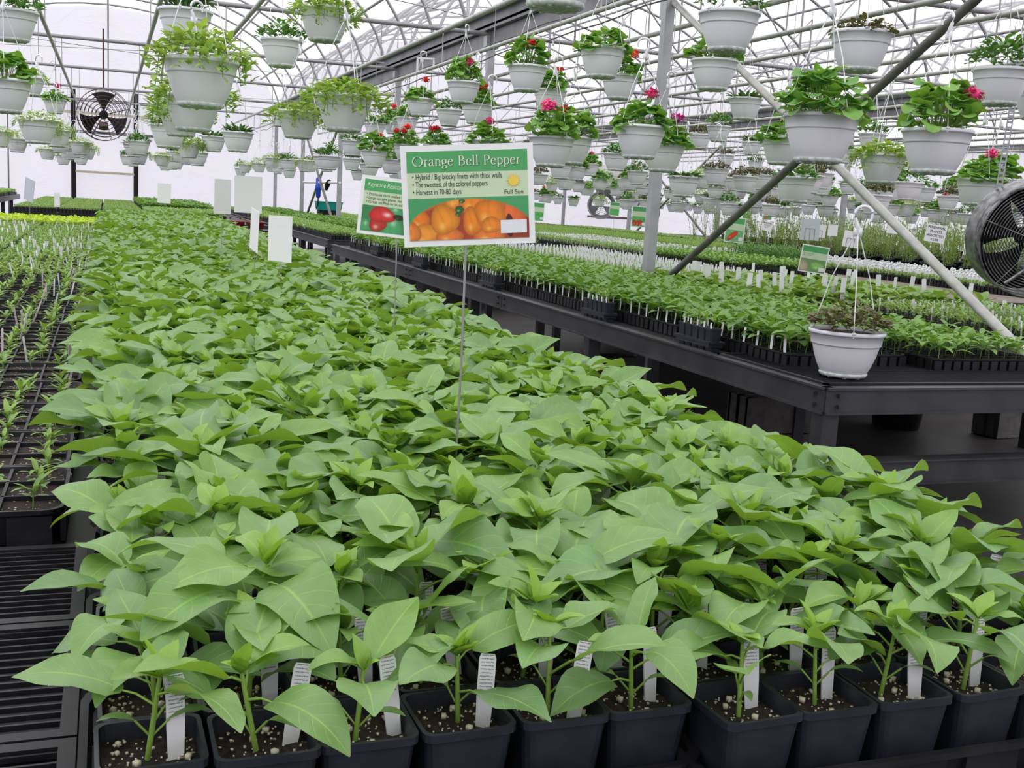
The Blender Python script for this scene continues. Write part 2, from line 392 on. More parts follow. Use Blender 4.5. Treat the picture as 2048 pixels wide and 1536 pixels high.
# ------------------------------------------------------------------ camera, world
cam = bpy.data.cameras.new('camera'); co = bpy.data.objects.new('camera', cam); COL.objects.link(co); S.camera = co
yaw, pitch, roll, fpx = math.radians(20.4), math.radians(9.35), math.radians(3.3), 2200.0
fwd = Vector((math.sin(yaw) * math.cos(pitch), math.cos(yaw) * math.cos(pitch), -math.sin(pitch)))
r0 = Vector((math.cos(yaw), -math.sin(yaw), 0)); u0 = r0.cross(fwd)
rt = r0 * math.cos(roll) + u0 * math.sin(roll); up = -r0 * math.sin(roll) + u0 * math.cos(roll)
R = Matrix((rt, up, -fwd)).transposed()
co.matrix_world = Matrix.Translation((0, 0, CZ)) @ R.to_4x4()
cam.sensor_width = 36; cam.lens = fpx / 2048 * 36; cam.clip_start = 0.05; cam.clip_end = 200
cam.dof.use_dof = False

w = bpy.data.worlds.new('overcast'); S.world = w; w.use_nodes = True
nt = w.node_tree; nt.nodes.clear()
wo = nt.nodes.new('ShaderNodeOutputWorld'); bg = nt.nodes.new('ShaderNodeBackground'); nt.links.new(bg.outputs[0], wo.inputs[0])
tc = nt.nodes.new('ShaderNodeTexCoord'); sx = nt.nodes.new('ShaderNodeSeparateXYZ'); nt.links.new(tc.outputs['Generated'], sx.inputs[0])
cr = nt.nodes.new('ShaderNodeValToRGB'); nt.links.new(sx.outputs[2], cr.inputs[0])
cr.color_ramp.elements[0].position = 0.0; cr.color_ramp.elements[0].color = (0.70, 0.69, 0.75, 1)
cr.color_ramp.elements[1].position = 0.45; cr.color_ramp.elements[1].color = (0.98, 0.97, 1.0, 1)
nt.links.new(cr.outputs[0], bg.inputs[0]); bg.inputs[1].default_value = 1.5
S.view_settings.view_transform = 'Standard'; S.view_settings.look = 'None'; S.view_settings.gamma = 1
S.view_settings.use_curve_mapping = False; S.view_settings.exposure = 0.50
S.cycles.max_bounces = 8; S.cycles.diffuse_bounces = 4; S.cycles.glossy_bounces = 2; S.cycles.transmission_bounces = 3; S.cycles.transparent_max_bounces = 8
S.cycles.caustics_reflective = False; S.cycles.caustics_refractive = False

# ------------------------------------------------------------------ the house: floor, film, bows, posts
X0, X1, Y0, Y1 = -10.8, 18.0, -5.0, 26.2
GZ, AP = 3.0, 1.95
POSTY = [3.24 + 3.8 * k for k in range(-2, 7)]
g = G(); g.box(((X0 + X1) / 2, (Y0 + Y1) / 2, -0.05), (X1 - X0 + .2, Y1 - Y0 + .2, 0.1)); struct('floor', g, M['floor'])
def arc_pts(cx, y, n=14, grow=0.0):
    return [(cx - 3.6 * math.cos(a) , y, GZ + (AP + grow) * math.sin(a)) for a in np.linspace(0, PI, n + 1)]
BAYS = [-7.2, 0.0, 7.2, 14.4]
for bi, cx in enumerate(BAYS):
    A = np.array(arc_pts(cx, Y0, 20, .03)); B = A.copy(); B[:, 1] = Y1
    V = np.vstack([A, B]); n = len(A)
    F = [(i, i + 1, n + i + 1, n + i) for i in range(n - 1)]
    g = G(); g.add(V, F); put('ceiling', g.mesh('ceiling', M['roof'], True), kind='structure', label=('unseen', 'white translucent arched roof film over the near bay', 'white translucent arched roof film over the second bay', 'white translucent arched roof film over the farthest bay')[bi] if bi else 'white translucent arched roof film left of the near bay')
# end and side film
def gable(y, name):
    g = G()
    g.add([(X0, y, 0), (X1, y, 0), (X1, y, GZ), (X0, y, GZ)], [(0, 1, 2, 3)])
    for cx in BAYS:
        a = arc_pts(cx, y, 20, .02)
        for i in range(20):
            p, q = a[i], a[i + 1]
            g.add([(p[0], y, GZ), (q[0], y, GZ), q, p], [(0, 1, 2, 3)])
    struct(name, g, M['wall'])
gable(Y1, 'wall_back'); gable(Y0, 'wall_front')
for x, nm in ((X0, 'wall_left'), (X1, 'wall_right')):
    g = G(); g.add([(x, Y0, 0), (x, Y1, 0), (x, Y1, GZ), (x, Y0, GZ)], [(0, 1, 2, 3)]); struct(nm, g, M['wall'])
# bows
bow_mesh = None
for cx in BAYS[1:]:
    y = -1.0
    while y < Y1 - .1:
        if bow_mesh is None:
            g = G(); g.tube(arc_pts(0, 0, 22), 0.021, 6); bow_mesh = g.mesh('roof_bow', M['bow'])
        put('ceiling_bow', bow_mesh, loc=(cx, y, 0), kind='structure')
        y += 1.267
# purlins run the length of each bay
gp = G(); gp.tube([(0, -2, 0), (0, Y1 - .05, 0)], 0.019, 6); purlin = gp.mesh('purlin', M['bow'])
for cx in BAYS[1:]:
    for a in (0.42, 0.8, 1.2, 1.57, 1.94, 2.34, 2.72):
        put('ceiling_purlin', purlin, loc=(cx - 3.55 * math.cos(a), 0, GZ + AP * math.sin(a) - .04), kind='structure')
# trusses at every post row
g = G()
g.tube([(-3.6, 0, GZ - .02), (3.6, 0, GZ - .02)], 0.024, 6)
xs = [-2.7, -1.5, 0, 1.5, 2.7]
for k, x in enumerate(xs):
    z = GZ + AP * math.sqrt(max(0, 1 - (x / 3.6)**2)); g.tube([(x, 0, GZ), (x, 0, z)], .012, 6)
for a, b in ((0, -1.5), (0, 1.5), (1.5, 2.7), (-1.5, -2.7)):
    z = GZ + AP * math.sqrt(max(0, 1 - (b / 3.6)**2)); g.tube([(a, 0, GZ), (b, 0, z)], .009, 6)
truss = g.mesh('truss', M['bow'])
g = G(); g.tube([(-3.6, 0, GZ - .02), (3.6, 0, GZ - .02)], 0.024, 6); g.tube([(0, 0, GZ), (0, 0, GZ + AP)], .012, 6); truss0 = g.mesh('truss', M['bow'])
for cx in BAYS[1:]:
    for y in POSTY[2:]:
        put('ceiling_truss', truss0 if cx == 0 else truss, loc=(cx, y, 0), kind='structure')
# long thin sway rods seen criss-crossing below the film
for cx in BAYS[1:]:
    for k, y in enumerate(POSTY[2:-1]):
        if k % 2 == (cx > 0): continue
        g = G(); g.tube([(cx - 3.4, y, GZ + .05), (cx + 3.4, y + 3.8, GZ + .12)], .005, 4); struct('ceiling_sway_rod', g, M['wire'])
        g = G(); g.tube([(cx + 3.4, y, GZ + .05), (cx - 3.4, y + 3.8, GZ + .12)], .005, 4); struct('ceiling_sway_rod', g, M['wire'])
# gutters
for k, x in enumerate((3.6, 10.8)):
    g = G(); g.box((x, 12.6, 3.03), (.16, 27, .05)); g.box((x - .07, 12.6, 3.11), (.02, 27, .16)); g.box((x + .07, 12.6, 3.11), (.02, 27, .16))
    g.tube([(x - .12, -1, 3.16), (x - .12, 26, 3.16)], .03, 6); g.box((x, 12.6, 2.93), (.05, 27, .14))
    struct('beam_gutter', g, M['beam'])
g = G(); g.box((X1 - .1, 12.6, 3.05), (.12, 27, .12)); struct('beam_eave', g, M['beam'])
# posts
pm = {}
g = G(); g.box((0, 0, 1.5), (.068, .068, 3.0)); g.box((0, 0, 2.9), (.13, .10, .12)); g.box((0, .05, 2.74), (.05, .06, .2)); g.box((0, 0, .006), (.16, .16, .012))
post_mesh = g.mesh('post', M['steel'], False)
for li, x in enumerate((3.6, 10.8)):
    n = 0
    for y in POSTY:
        if y < 2.5: continue
        if li == 1 and y < 10: continue
        lab = f"square galvanised steel roof post, {ordn(n)} from the front in the {'nearer' if li == 0 else 'farther'} post row"
        o = put('support_post', post_mesh, loc=(x, min(y, 26.05), 0), label=lab, category='post', group='roof posts'); n += 1
# braces between the posts
def brace(a, b, m, lab):
    g = G(); g.tube([a, (np.array(a) + np.array(b)) / 2, b], .0235, 10)
    put('diagonal_brace', g.mesh('diagonal_brace', m), label=lab, category='brace', group='diagonal pipe braces')
brace((3.55, 3.27, 2.74), (3.55, 7.0, .70), M['pipedark'], 'dark diagonal pipe brace rising to the right, near the big fan')
brace((3.62, 7.0, 2.74), (3.62, 3.27, .66), M['pipe'], 'light grey diagonal pipe brace falling to the right behind the standing basket')
brace((3.57, 18.5, .7), (3.57, 22.1, 2.6), M['pipedark'], 'thin dark diagonal brace between far posts near the blue injector')
brace((3.63, 18.5, 2.6), (3.63, 22.1, .7), M['pipe'], 'thin pale diagonal brace between far posts near the blue injector')
brace((10.77, 18.5, 2.6), (10.77, 22.1, .7), M['pipe'], 'pale diagonal brace by the round wall fans')
brace((10.83, 18.5, .7), (10.83, 22.1, 2.6), M['pipedark'], 'dark diagonal brace by the round wall fans')
# basket pipes
PIPES = [-.52, .36, 1.02, 2.48, 3.1, 3.85, 4.55, 5.15, 6.0, 6.7, 7.5, 8.3, 9.1, 9.9, 11.4, 12.1, 13.0, 14.0]
gq = G(); gq.tube([(0, -1, 0), (0, 26, 0)], .019, 8)
for y in POSTY[2:]: gq.tube([(0, y, 0), (0, y, .34)], .006, 6)
pipem = gq.mesh('basket_pipe', M['pipe'])
for k, x in enumerate(PIPES):
    put('basket_pipe', pipem, loc=(x, 0, 2.64), label=f'long grey overhead pipe that hanging baskets hook onto, {ordn(k)} from the left', category='pipe', group='overhead basket pipes')
# wires and irrigation line under the near gutter
def sagline(x, z, lab, r=.006):
    pts = []
    for i in range(0, 60):
        y = 4 + i * .36; pts.append((x + .012 * math.sin(i * .9), y, z - .03 * abs(math.sin(i * .42)) - .01 * math.sin(i * 1.7)))
    g = G(); g.tube(pts, r, 5); put('irrigation_hose', g.mesh('irrigation_hose', M['pipedark']), label=lab, category='hose')
sagline(3.5, 2.86, 'thin dark hose sagging along the underside of the gutter beam')
sagline(3.16, 2.60, 'thin hose tied along the overhead pipe beside the gutter')

# end wall framing of the centre bay
for k, (x, m) in enumerate(((-.71, 'pipedark'), (.57, 'pipedark'))):
    g = G(); g.box((x, 26.08, 1.6), (.10, .08, 3.2)); struct('trim_%d' % (k + 1), g, M['fanblack'])
g = G(); g.box((-.07, 26.05, 1.47), (1.2, .05, .05)); struct('trim_3', g, M['wood2'])
for k, z in enumerate((2.32, 2.72, 3.0)):
    g = G(); g.box((.0, 26.08, z), (2.2, .05, .05 if k else .06)); struct('trim_%d' % (4 + k), g, M['wood2'] if k == 1 else M['beam'])
g = G(); g.box((-2.0, 26.1, 1.5), (.03, .03, 3.0)); struct('trim_8', g, M['beam'])
g = G(); g.box((12.3, 26.1, 1.10), (1.6, .04, .06)); struct('trim_9', g, M['wood'])

# ------------------------------------------------------------------ benches
BZ = 0.79
def deck_mesh(lx, ly):
    """black plastic lattice panel: bars as real geometry over a thin rim"""
    g = G()
    for s in (-1, 1):
        g.box((s * (lx / 2 - .008), 0, 0), (.016, ly, .016)); g.box((0, s * (ly / 2 - .008), 0), (lx, .016, .016))
    n = int(ly / .0195)
    for i in range(1, n): g.box((0, -ly / 2 + ly * i / n, .002), (lx - .02, .0032, .006))
    n = max(2, int(lx / .14))
    for i in range(1, n): g.box((-lx / 2 + lx * i / n, 0, -.002), (.006, ly - .02, .009))
    return g.mesh('lattice_panel', M['tray'], False)

def bench(name, x0, x1, y0, y1, lab, z=BZ, legs=True, sections=None, deck='tray', lowrail=False):
    t = thing(name, lab, 'bench', (x0, y0, 0))
    W, Lh = x1 - x0, y1 - y0
    g = G(); g.box((W / 2, Lh / 2, z - .012), (W - .02, Lh - .02, .020)); put('bench_top', g.mesh('bench_top', M[deck], False), t)
    def rail(a, b, nm):
        a = np.array(a); b = np.array(b); c = (a + b) / 2; d = b - a; Ln = np.linalg.norm(d); rz = math.atan2(d[1], d[0])
        g = G()
        h = .082; zc = z - h / 2 + .004
        g.box((c[0], c[1], zc), (Ln, .006, h), rz=rz)
        n = np.array([-math.sin(rz), math.cos(rz)]) * .018
        g.box((c[0] + n[0], c[1] + n[1], zc + h / 2), (Ln, .04, .006), rz=rz); g.box((c[0] + n[0], c[1] + n[1], zc - h / 2), (Ln, .04, .006), rz=rz)
        g.box((c[0] - n[0] * .35, c[1] - n[1] * .35, zc + h / 2), (Ln, .012, .008), rz=rz); g.box((c[0] - n[0] * .35, c[1] - n[1] * .35, zc - h / 2), (Ln, .012, .008), rz=rz)
        for q in (-.5, .5):
            for zz in (-.018, .018):
                e = c + d * q * (1 - .1 / Ln)
                g.box((e[0] - n[0] * .5, e[1] - n[1] * .5, zc + zz), (.014, .014, .012), rz=rz)
        put(nm, g.mesh(nm, M['rail'], False), t)
    rail((0, 0), (W, 0), 'front_rail')
    ys = sections or [0, Lh]
    for i in range(len(ys) - 1):
        rail((0, ys[i + 1] - .008), (0, ys[i] + .004), 'side_rail')
    rail((W, 0), (W, Lh), 'side_rail')
    g = G(); g.box((0, 0, (z - .08) / 2), (.062, .062, z - .08)); lm = g.mesh('leg', M['rail'], False)
    yy = .04
    while yy < Lh:
        for xx in (.035, W - .035): put('leg', lm, t, (xx, yy, 0))
        yy += 1.9
    if lowrail:
        g = G(); g.box((W / 2, .02, .505), (W, .04, .075)); g.box((W / 2, .02, .545), (W, .07, .006)); g.box((W / 2, .02, .465), (W, .07, .006)); put('lower_beam', g.mesh('lower_beam', M['rail'], False), t)
    return t
bench('grow_bench', -1.75, 1.10, .735, 15.4, 'long dark steel bench under the pepper pots and seedling trays')
bench('grow_bench', 3.72, 5.45, 3.3, 11.6, 'dark steel bench on the far side of the near post row, with tagged green trays')
ab = bench('grow_bench', 2.20, 3.50, 2.97, 11.6, 'dark steel bench beyond the aisle with the standing white basket on its corner', sections=[0, 3.2, 5.4, 8.63], lowrail=True)
bench('grow_bench', 3.72, 5.45, 12.6, 25.2, 'far dark steel bench behind the post row, under the teal tub')
bench('grow_bench', 2.35, 3.50, 12.6, 25.2, 'far dark steel bench beyond the aisle, under the blue injector')
bench('grow_bench', 5.62, 8.5, 6.6, 25.0, 'wide bench with bare brown boards and trays of arched white tags', deck='wood')
bench('grow_bench', 10.92, 12.2, 6.6, 25.0, 'bench of willowy perennials behind the farther post row')
bench('grow_bench', 8.65, 10.68, 6.6, 25.0, 'bench carrying the tall willowy perennials on the right')
bench('grow_bench', 12.4, 16.6, 8.0, 25.0, 'farthest bench beside the right side wall')
bench('grow_bench', -1.25, 2.2, 16.5, 25.2, 'crosswise back bench of green seedling flats before the end wall')
bench('grow_bench', -4.6, -1.75, 20.0, 25.5, 'dark bench at the far left edge with bright green flats', z=.92)
put('lattice_top', deck_mesh(1.24, .70), ab, (.65, .40, BZ + .006))
# blocks and tubs on the floor under the aisle bench
for k, (x, y, lab) in enumerate(((3.35, 5.0, 'grey concrete block pile under the aisle bench, nearest the corner leg'), (5.6, 5.6, 'concrete block support under the bench by the dark tub'),
                                 (3.0, 6.4, 'concrete block under the bench further along the aisle'), (4.4, 3.7, 'concrete block on the floor right of the aisle bench corner'), (6.6, 7.0, 'concrete block under the next bench, in half shadow'))):
    t = thing('concrete_block', lab, 'block', (x, y, 0), .1 * k)
    g = G()
    for i in range(2 + k % 2):
        for s in (-.09, 0, .09): g.box((0, s, .1 + .2 * i), (.40, .03, .19))
        for s in (-.185, 0, .185): g.box((s, 0, .1 + .2 * i), (.03, .19, .19))
    put('block_body', g.mesh('block', M['block'], False), t)
t = thing('plastic_tub', 'round black tub standing on the floor under the aisle bench', 'tub', (4.95, 5.9, 0))
g = G(); g.lathe([(0, .01), (.15, .01), (.19, .30), (.205, .30), (.205, .32), (.185, .32), (.15, .03), (0, .03)], 24); put('tub_body', g.mesh('tub', M['tray']), t)

# ------------------------------------------------------------------ trays and pots
TW, TD = .535, .272
def rim_box(g, w, d, z0, z1, k=.9, rim=.007, thick=.0016, cellx=0, celly=0):
    """hollow open tray or pot with tapering walls and a rolled rim, lying on z0 and opening at z1"""
    def ring(wx, dy, z, r): # rounded rectangle
        pts = []
        for (cx, cy, a0) in ((wx/2 - r, dy/2 - r, 0), (-wx/2 + r, dy/2 - r, PI/2), (-wx/2 + r, -dy/2 + r, PI), (wx/2 - r, -dy/2 + r, 1.5*PI)):
            for i in range(4):
                a = a0 + i * PI / 6; pts.append((cx + r * math.cos(a), cy + r * math.sin(a), z))
        return pts
    r = min(w, d) * .12
    rings = [ring(w*k*.98, d*k*.98, z0, r), ring(w*.985, d*.985, z1 - .007, r), ring(w + rim, d + rim, z1 - .007, r), ring(w + rim, d + rim, z1, r),
             ring(w - thick*2, d - thick*2, z1, r), ring(w*k*.98 - thick*2, d*k*.98 - thick*2, z0 + .002, r)]
    n = 16; V = np.array(sum(rings, [])); F = []
    for i in range(len(rings) - 1):
        for j in range(n):
            F.append((i*n + j, i*n + (j+1) % n, (i+1)*n + (j+1) % n, (i+1)*n + j))
    for base, flip in ((0, True), ((len(rings) - 1)*n, False)):
        for j in range(0, n // 2 - 1):
            q = (base + j, base + j + 1, base + n - 2 - j, base + n - 1 - j)
            F.append(q[::-1] if flip else q)
    g.add(V, F)

PP = 0.0868
g = G(); rim_box(g, .081, .081, 0, .088, .80, .004); pot_mesh = g.mesh('square_pot', M['pot'], False)
g = G()
n = 9
for i in range(n):
    for j in range(n):
        pass
gx, gy = np.meshgrid(np.linspace(-.037, .037, n), np.linspace(-.037, .037, n), indexing='ij')
V = np.stack([gx, gy, .072 + rng.uniform(-.0025, .0025, gx.shape)], -1).reshape(-1, 3)
F = [(i*n + j, (i+1)*n + j, (i+1)*n + j + 1, i*n + j + 1) for i in range(n-1) for j in range(n-1)]
g.add(V, F)
for _ in range(46):
    c = np.array([U(-.034, .034), U(-.034, .034), .074]); r = U(.0007, .0021)
    v = np.array([(1, 0, 0), (0, 1, 0), (-1, 0, 0), (0, -1, 0), (0, 0, .8), (0, 0, -.8)], dtype=float) * r * rng.uniform(.7, 1.2, (6, 1)) + c
    g.add(v, [(0, 1, 4, 4), (1, 2, 4, 4), (2, 3, 4, 4), (3, 0, 4, 4), (1, 0, 5, 5)], mi=1)
M['perlite'] = principled('perlite', (0.72, 0.66, 0.50), .8)
# keep only proper quads for perlite: use little boxes instead of fans
g2 = G(); g2.add(V, F)
for _ in range(60):
    r = U(.0007, .0022) if _ % 9 else U(.003, .0046); g2.box((U(-.034, .034), U(-.034, .034), .0745), (r, r * U(.7, 1.3), r), 1, rz=U(0, 3))
soil_mesh = g2.mesh('soil', [M['soil'], M['perlite']], True)

def stake_mesh(w, h, mat, z0=-.03, taper=.35, thick=.0009):
    g = G()
    prof = [(z0, w * taper * .5), (z0 + .014, w * .5 * .8), (h * .35, w * .5), (h - .004, w * .5), (h, w * .40)]
    for i in range(len(prof) - 1):
        (za, wa), (zb, wb) = prof[i], prof[i + 1]
        V = [(-wa, -thick, za), (wa, -thick, za), (wb, -thick, zb), (-wb, -thick, zb), (-wa, thick, za), (wa, thick, za), (wb, thick, zb), (-wb, thick, zb)]
        g.add(V, [(0, 1, 2, 3), (5, 4, 7, 6), (1, 5, 6, 2), (4, 0, 3, 7)] + ([(3, 2, 6, 7)] if i == len(prof) - 2 else []))
    return g.mesh('plant_tag', mat, False)
tag_big = stake_mesh(.0150, .062, M['tag'])
tag_thin = stake_mesh(.0055, .075, M['plain_tag'])
tag_lilac = stake_mesh(.0055, .075, M['pinktag'])
tag_card = stake_mesh(.012, .06, M['plain_tag'])
tag_large = stake_mesh(.034, .13, M['plain_tag'], taper=.2)

# the individual pepper plants: 25 rows of 12
PV = [pepper(U(.07, .10), True, U(.95, 1.12)).mesh('pepper_plant', [M['pepper'], M['stem']]) for _ in range(16)]
PVf = [pepper(U(.062, .082), True, U(.84, .98), .82).mesh('pepper_plant', [M['pepper'], M['stem']]) for _ in range(8)]
colx = [.03 + PP * i for i in range(6)] + [.552 + PP * i for i in range(6)]
def row_y(r, c):
    t = r // 3
    return .868 + t * .276 + (r % 3) * PP + (-.042 if c >= 6 else 0)
POTZ = .802
NROW = 25
for r in range(NROW):
    for c in range(12):
        x, y = colx[c] + U(-.003, .003), row_y(r, c) + U(-.003, .003)
        side = ordn(c) + ' from left'
        row = 'the front row' if r == 0 else f'the {ordn(r)} row back'
        lab = f'pepper plant in square black pot, {side} in {row}'
        t = thing('potted_pepper_plant', lab, 'potted plant', (x, y, POTZ), U(-.05, .05), 'pepper plants on the near bench')
        put('pot', pot_mesh, t); put('soil', soil_mesh, t, rot=(0, 0, rng.integers(0, 4) * PI / 2))
        pool = PVf if r < 2 or (c == 0 and r < 8) else PV
        put('seedling', pool[int(rng.integers(len(pool)))], t, (U(-.008, .008), U(-.008, .008), .072), (U(-.12, .12), U(-.12, .12), U(0, 6.28)), U(.92, 1.12))
        if r < 8 and U(0, 1) < (.95 if r < 2 else .75):
            put('plant_tag', tag_big, t, (.024 + U(-.006, .006), U(-.012, .018), .080), (U(-.15, .1), U(-.16, .16), U(-.35, .25)))
# the rest of the block
g = G()
low = [pepper(U(.07, .105), False, U(1.0, 1.2), .9) for _ in range(10)]
r = NROW
while row_y(r, 0) < 13.6:
    for c in range(12):
        k = low[int(rng.integers(10))]
        s_ = U(.9, 1.15)
        m = Matrix.Translation((colx[c] + U(-.01, .01), row_y(r, c), POTZ + .072 + U(-.012, .012))) @ Matrix.Rotation(U(0, 6.28), 4, 'Z') @ Matrix.Rotation(U(-.12, .12), 4, 'X') @ Matrix.Scale(s_, 4)
        g.merge(k, m)
    r += 1
put('pepper_foliage', g.mesh('pepper_foliage', [M['pepper'], M['stem']]), kind='stuff', label='dense carpet of pepper plants filling the rest of the near bench toward the back', category='pepper plants')
g = G()
pots = G(); rim_box(pots, .081, .081, 0, .088, .80, .004); pots.box((0, 0, .07), (.074, .074, .006), 1)
r = NROW
while row_y(r, 0) < 13.6:
    for c in (0, 1, 5, 10, 11): g.merge(pots, Matrix.Translation((colx[c], row_y(r, c), POTZ)))
    r += 1
put('square_pots', g.mesh('square_pots', [M['pot'], M['soil']], False), kind='stuff', label='black square pots under the pepper leaves further along the bench', category='pots')

# carry trays under the pots
def carry_tray():
    g = G(); rim_box(g, TW, TD, 0, .05, .93, .012)
    for i in range(6):
        for j in range(2):
            x = -TW/2 + TW * (i + .5) / 6
            g.box((x, (j*2-1) * (TD/2 - .006), .021), (.062, .014, .042), top=1.05)
    for i in range(3):
        for s in (-1, 1): g.box((s * (TW/2 - .006), -TD/2 + TD * (i + .5) / 3, .021), (.014, .062, .042), top=1.05)
    for i in range(1, 6): g.box((-TW/2 + TW * i / 6, 0, .012), (.004, TD * .9, .02))
    for i in range(1, 3): g.box((0, -TD/2 + TD * i / 3, .012), (TW * .9, .004, .02))
    return g.mesh('carry_tray', M['tray'], False)
ct = carry_tray()
for k in range(46):
    for c in range(2):
        y = .868 + PP + k * .276 + (-.042 if c else 0)
        lab = f'black carry tray under {"left" if c == 0 else "right"} pepper pots, {ordn(k)} from the front'
        put('carry_tray', ct, loc=(colx[c*6] + 2.5 * PP, y, BZ), label=lab, category='tray', group='carry trays under the pepper pots')
# empty lattice flats at the left front
lm = deck_mesh(.27, .30)
for k in range(3):
    for c in range(3):
        put('lattice_flat', lm, loc=(-.165 - .275 * c, .91 + k * .305, BZ + .008), label=f'empty black lattice flat, {ordn(k)} row from the front, {ordn(c)} from the pots', category='flat', group='empty lattice flats')

# ------------------------------------------------------------------ seedling trays
def cell_tray(nx, ny, h=.055, deep=False):
    g = G(); rim_box(g, TW, TD, 0, h, .95, .008)
    for i in range(1, nx): g.box((-TW/2 + TW * i / nx, 0, h - .012), (.005, TD - .01, .020))
    for j in range(1, ny): g.box((0, -TD/2 + TD * j / ny, h - .012), (TW - .01, .005, .020))
    for i in range(nx):
        g.box((-TW/2 + TW * (i + .5) / nx, -TD/2 - .001, h/2 - .004), (TW / nx * .7, .008, h * .8)); g.box((-TW/2 + TW * (i + .5) / nx, TD/2 + .001, h/2 - .004), (TW / nx * .7, .008, h * .8))
    for j in range(ny):
        for s in (-1, 1): g.box((s * (TW/2 + .001), -TD/2 + TD * (j + .5) / ny, h/2 - .004), (.008, TD / ny * .7, h * .8))
    return g.mesh('cell_tray', M['tray'], False)
def soil_slab(h=.055):
    g = G(); n, m = 15, 8
    gx, gy = np.meshgrid(np.linspace(-TW/2 + .006, TW/2 - .006, n), np.linspace(-TD/2 + .006, TD/2 - .006, m), indexing='ij')
    V = np.stack([gx, gy, h - .010 + rng.uniform(-.002, .002, gx.shape)], -1).reshape(-1, 3)
    g.add(V, [(i*m + j, (i+1)*m + j, (i+1)*m + j + 1, i*m + j + 1) for i in range(n-1) for j in range(m-1)])
    return g.mesh('soil', M['soil'], True)
TR = cell_tray(6, 3); TR2 = cell_tray(12, 6); SO = soil_slab()

def small_plant(g, base, h, nl, L, ratio, tone=(0, .5), nu=2, nv=3, spread=(.2, 1.0), stem=True, a=.62, b=.85, up0=.45, droop=(.3, 1.2)):
    b0 = np.array(base)
    lx, ly = U(-.15, .15) * h, U(-.15, .15) * h
    if stem: g.tube([b0, b0 + (lx, ly, h)], .0012 if h < .12 else .0018, 3, 1)
    az = U(0, 6.28)
    for i in range(nl):
        k = (i + .5) / nl
        z = h * (up0 + (1 - up0) * k)
        add_leaf(g, b0 + (lx * z / h, ly * z / h, z), az, tone=U(*tone), L=L * U(.75, 1.2), W=L * ratio * U(.85, 1.1), nu=nu, nv=nv, phi0=U(*spread), droop=U(*droop), fold=.25, wave=.05, ph=U(0, 6), a=a, b=b)
        az += 2.4 + U(-.4, .4)

def bed(nx, ny, h, nl, L, ratio, hv=.2, jit=.4, extra=None, **kw):
    g = G()
    for i in range(nx):
        for j in range(ny):
            x = -TW/2 + TW * (i + .5 + U(-jit, jit) * .5) / nx; y = -TD/2 + TD * (j + .5 + U(-jit, jit) * .5) / ny
            small_plant(g, (x, y, .045), h * U(1 - hv, 1 + hv), nl, L, ratio, **kw)
    if extra: extra(g)
    return g
def mk(name, fn, mats, n=3): return [fn().mesh(name, mats) for _ in range(n)]
B = {}
B['fine'] = mk('fine_seedlings', lambda: bed(16, 8, .035, 4, .022, .35, up0=.5, tone=(0, .7)), [M['fine'], M['stem']])
B['small'] = mk('small_seedlings', lambda: bed(10, 5, .04, 5, .034, .42, tone=(0, .6)), [M['seedling'], M['stem']])
B['lime'] = mk('lime_seedlings', lambda: bed(10, 5, .05, 6, .045, .75, tone=(0, .9)), [M['lime'], M['stem']])
B['dense'] = mk('leafy_seedlings', lambda: bed(8, 4, .085, 7, .072, .5, tone=(0, .6), nv=4, spread=(.1, .8)), [M['dense'], M['stem']], 4)
B['pale'] = mk('pale_leafy_seedlings', lambda: bed(8, 5, .075, 6, .062, .45, tone=(.35, .9), spread=(.1, .8)), [M['dense'], M['stem']], 4)
B['greens'] = mk('young_greens', lambda: bed(12, 6, .06, 5, .036, .4, tone=(.1, .8)), [M['fine'], M['stem']], 3)
B['grassy'] = mk('grassy_seedlings', lambda: bed(18, 9, .09, 4, .045, .12, tone=(0, .9), spread=(.8, 1.4), droop=(.1, .8), up0=.3), [M['fine'], M['stem']], 3)
B['hosta'] = mk('broad_leaf_plants', lambda: bed(4, 2, .055, 9, .105, .62, tone=(0, .35), nu=4, nv=6, spread=(.1, .9), up0=.3), [M['seedling'], M['stem']], 4)
B['carrot'] = mk('ferny_greens', lambda: bed(14, 8, .17, 8, .04, .3, tone=(0, .4), spread=(.2, 1.2)), [M['bush'], M['stem']], 2)
def petals(g, z, n, r, mi):
    for _ in range(n):
        x, y = U(-TW/2, TW/2), U(-TD/2, TD/2)
        for k in range(3): g.box((x + U(-r, r), y + U(-r, r), z + U(-.01, .012)), (r, r, r * .7), mi, rz=U(0, 3))
B['whitefl'] = mk('white_flowered_seedlings', lambda: bed(12, 6, .07, 5, .036, .4, tone=(0, .6), extra=lambda g: petals(g, .14, 26, .010, 2)), [M['fine'], M['stem'], M['whitepetal']], 3)
B['reddish'] = mk('reddish_seedlings', lambda: bed(10, 5, .06, 5, .04, .5, tone=(0, .6), extra=lambda g: petals(g, .12, 26, .012, 2)), [M['fine'], M['stem'], M['brown']], 2)
NAMES = {'fine': 'fine pale green seedlings', 'small': 'small green seedlings', 'lime': 'bright lime green seedlings', 'dense': 'leafy mid green seedlings', 'pale': 'pale leafy green seedlings',
         'greens': 'young bright greens', 'grassy': 'grassy green seedlings', 'hosta': 'broad leaved grey green plants', 'carrot': 'dark feathery greens', 'whitefl': 'white flowered seedlings', 'reddish': 'reddish green seedlings'}

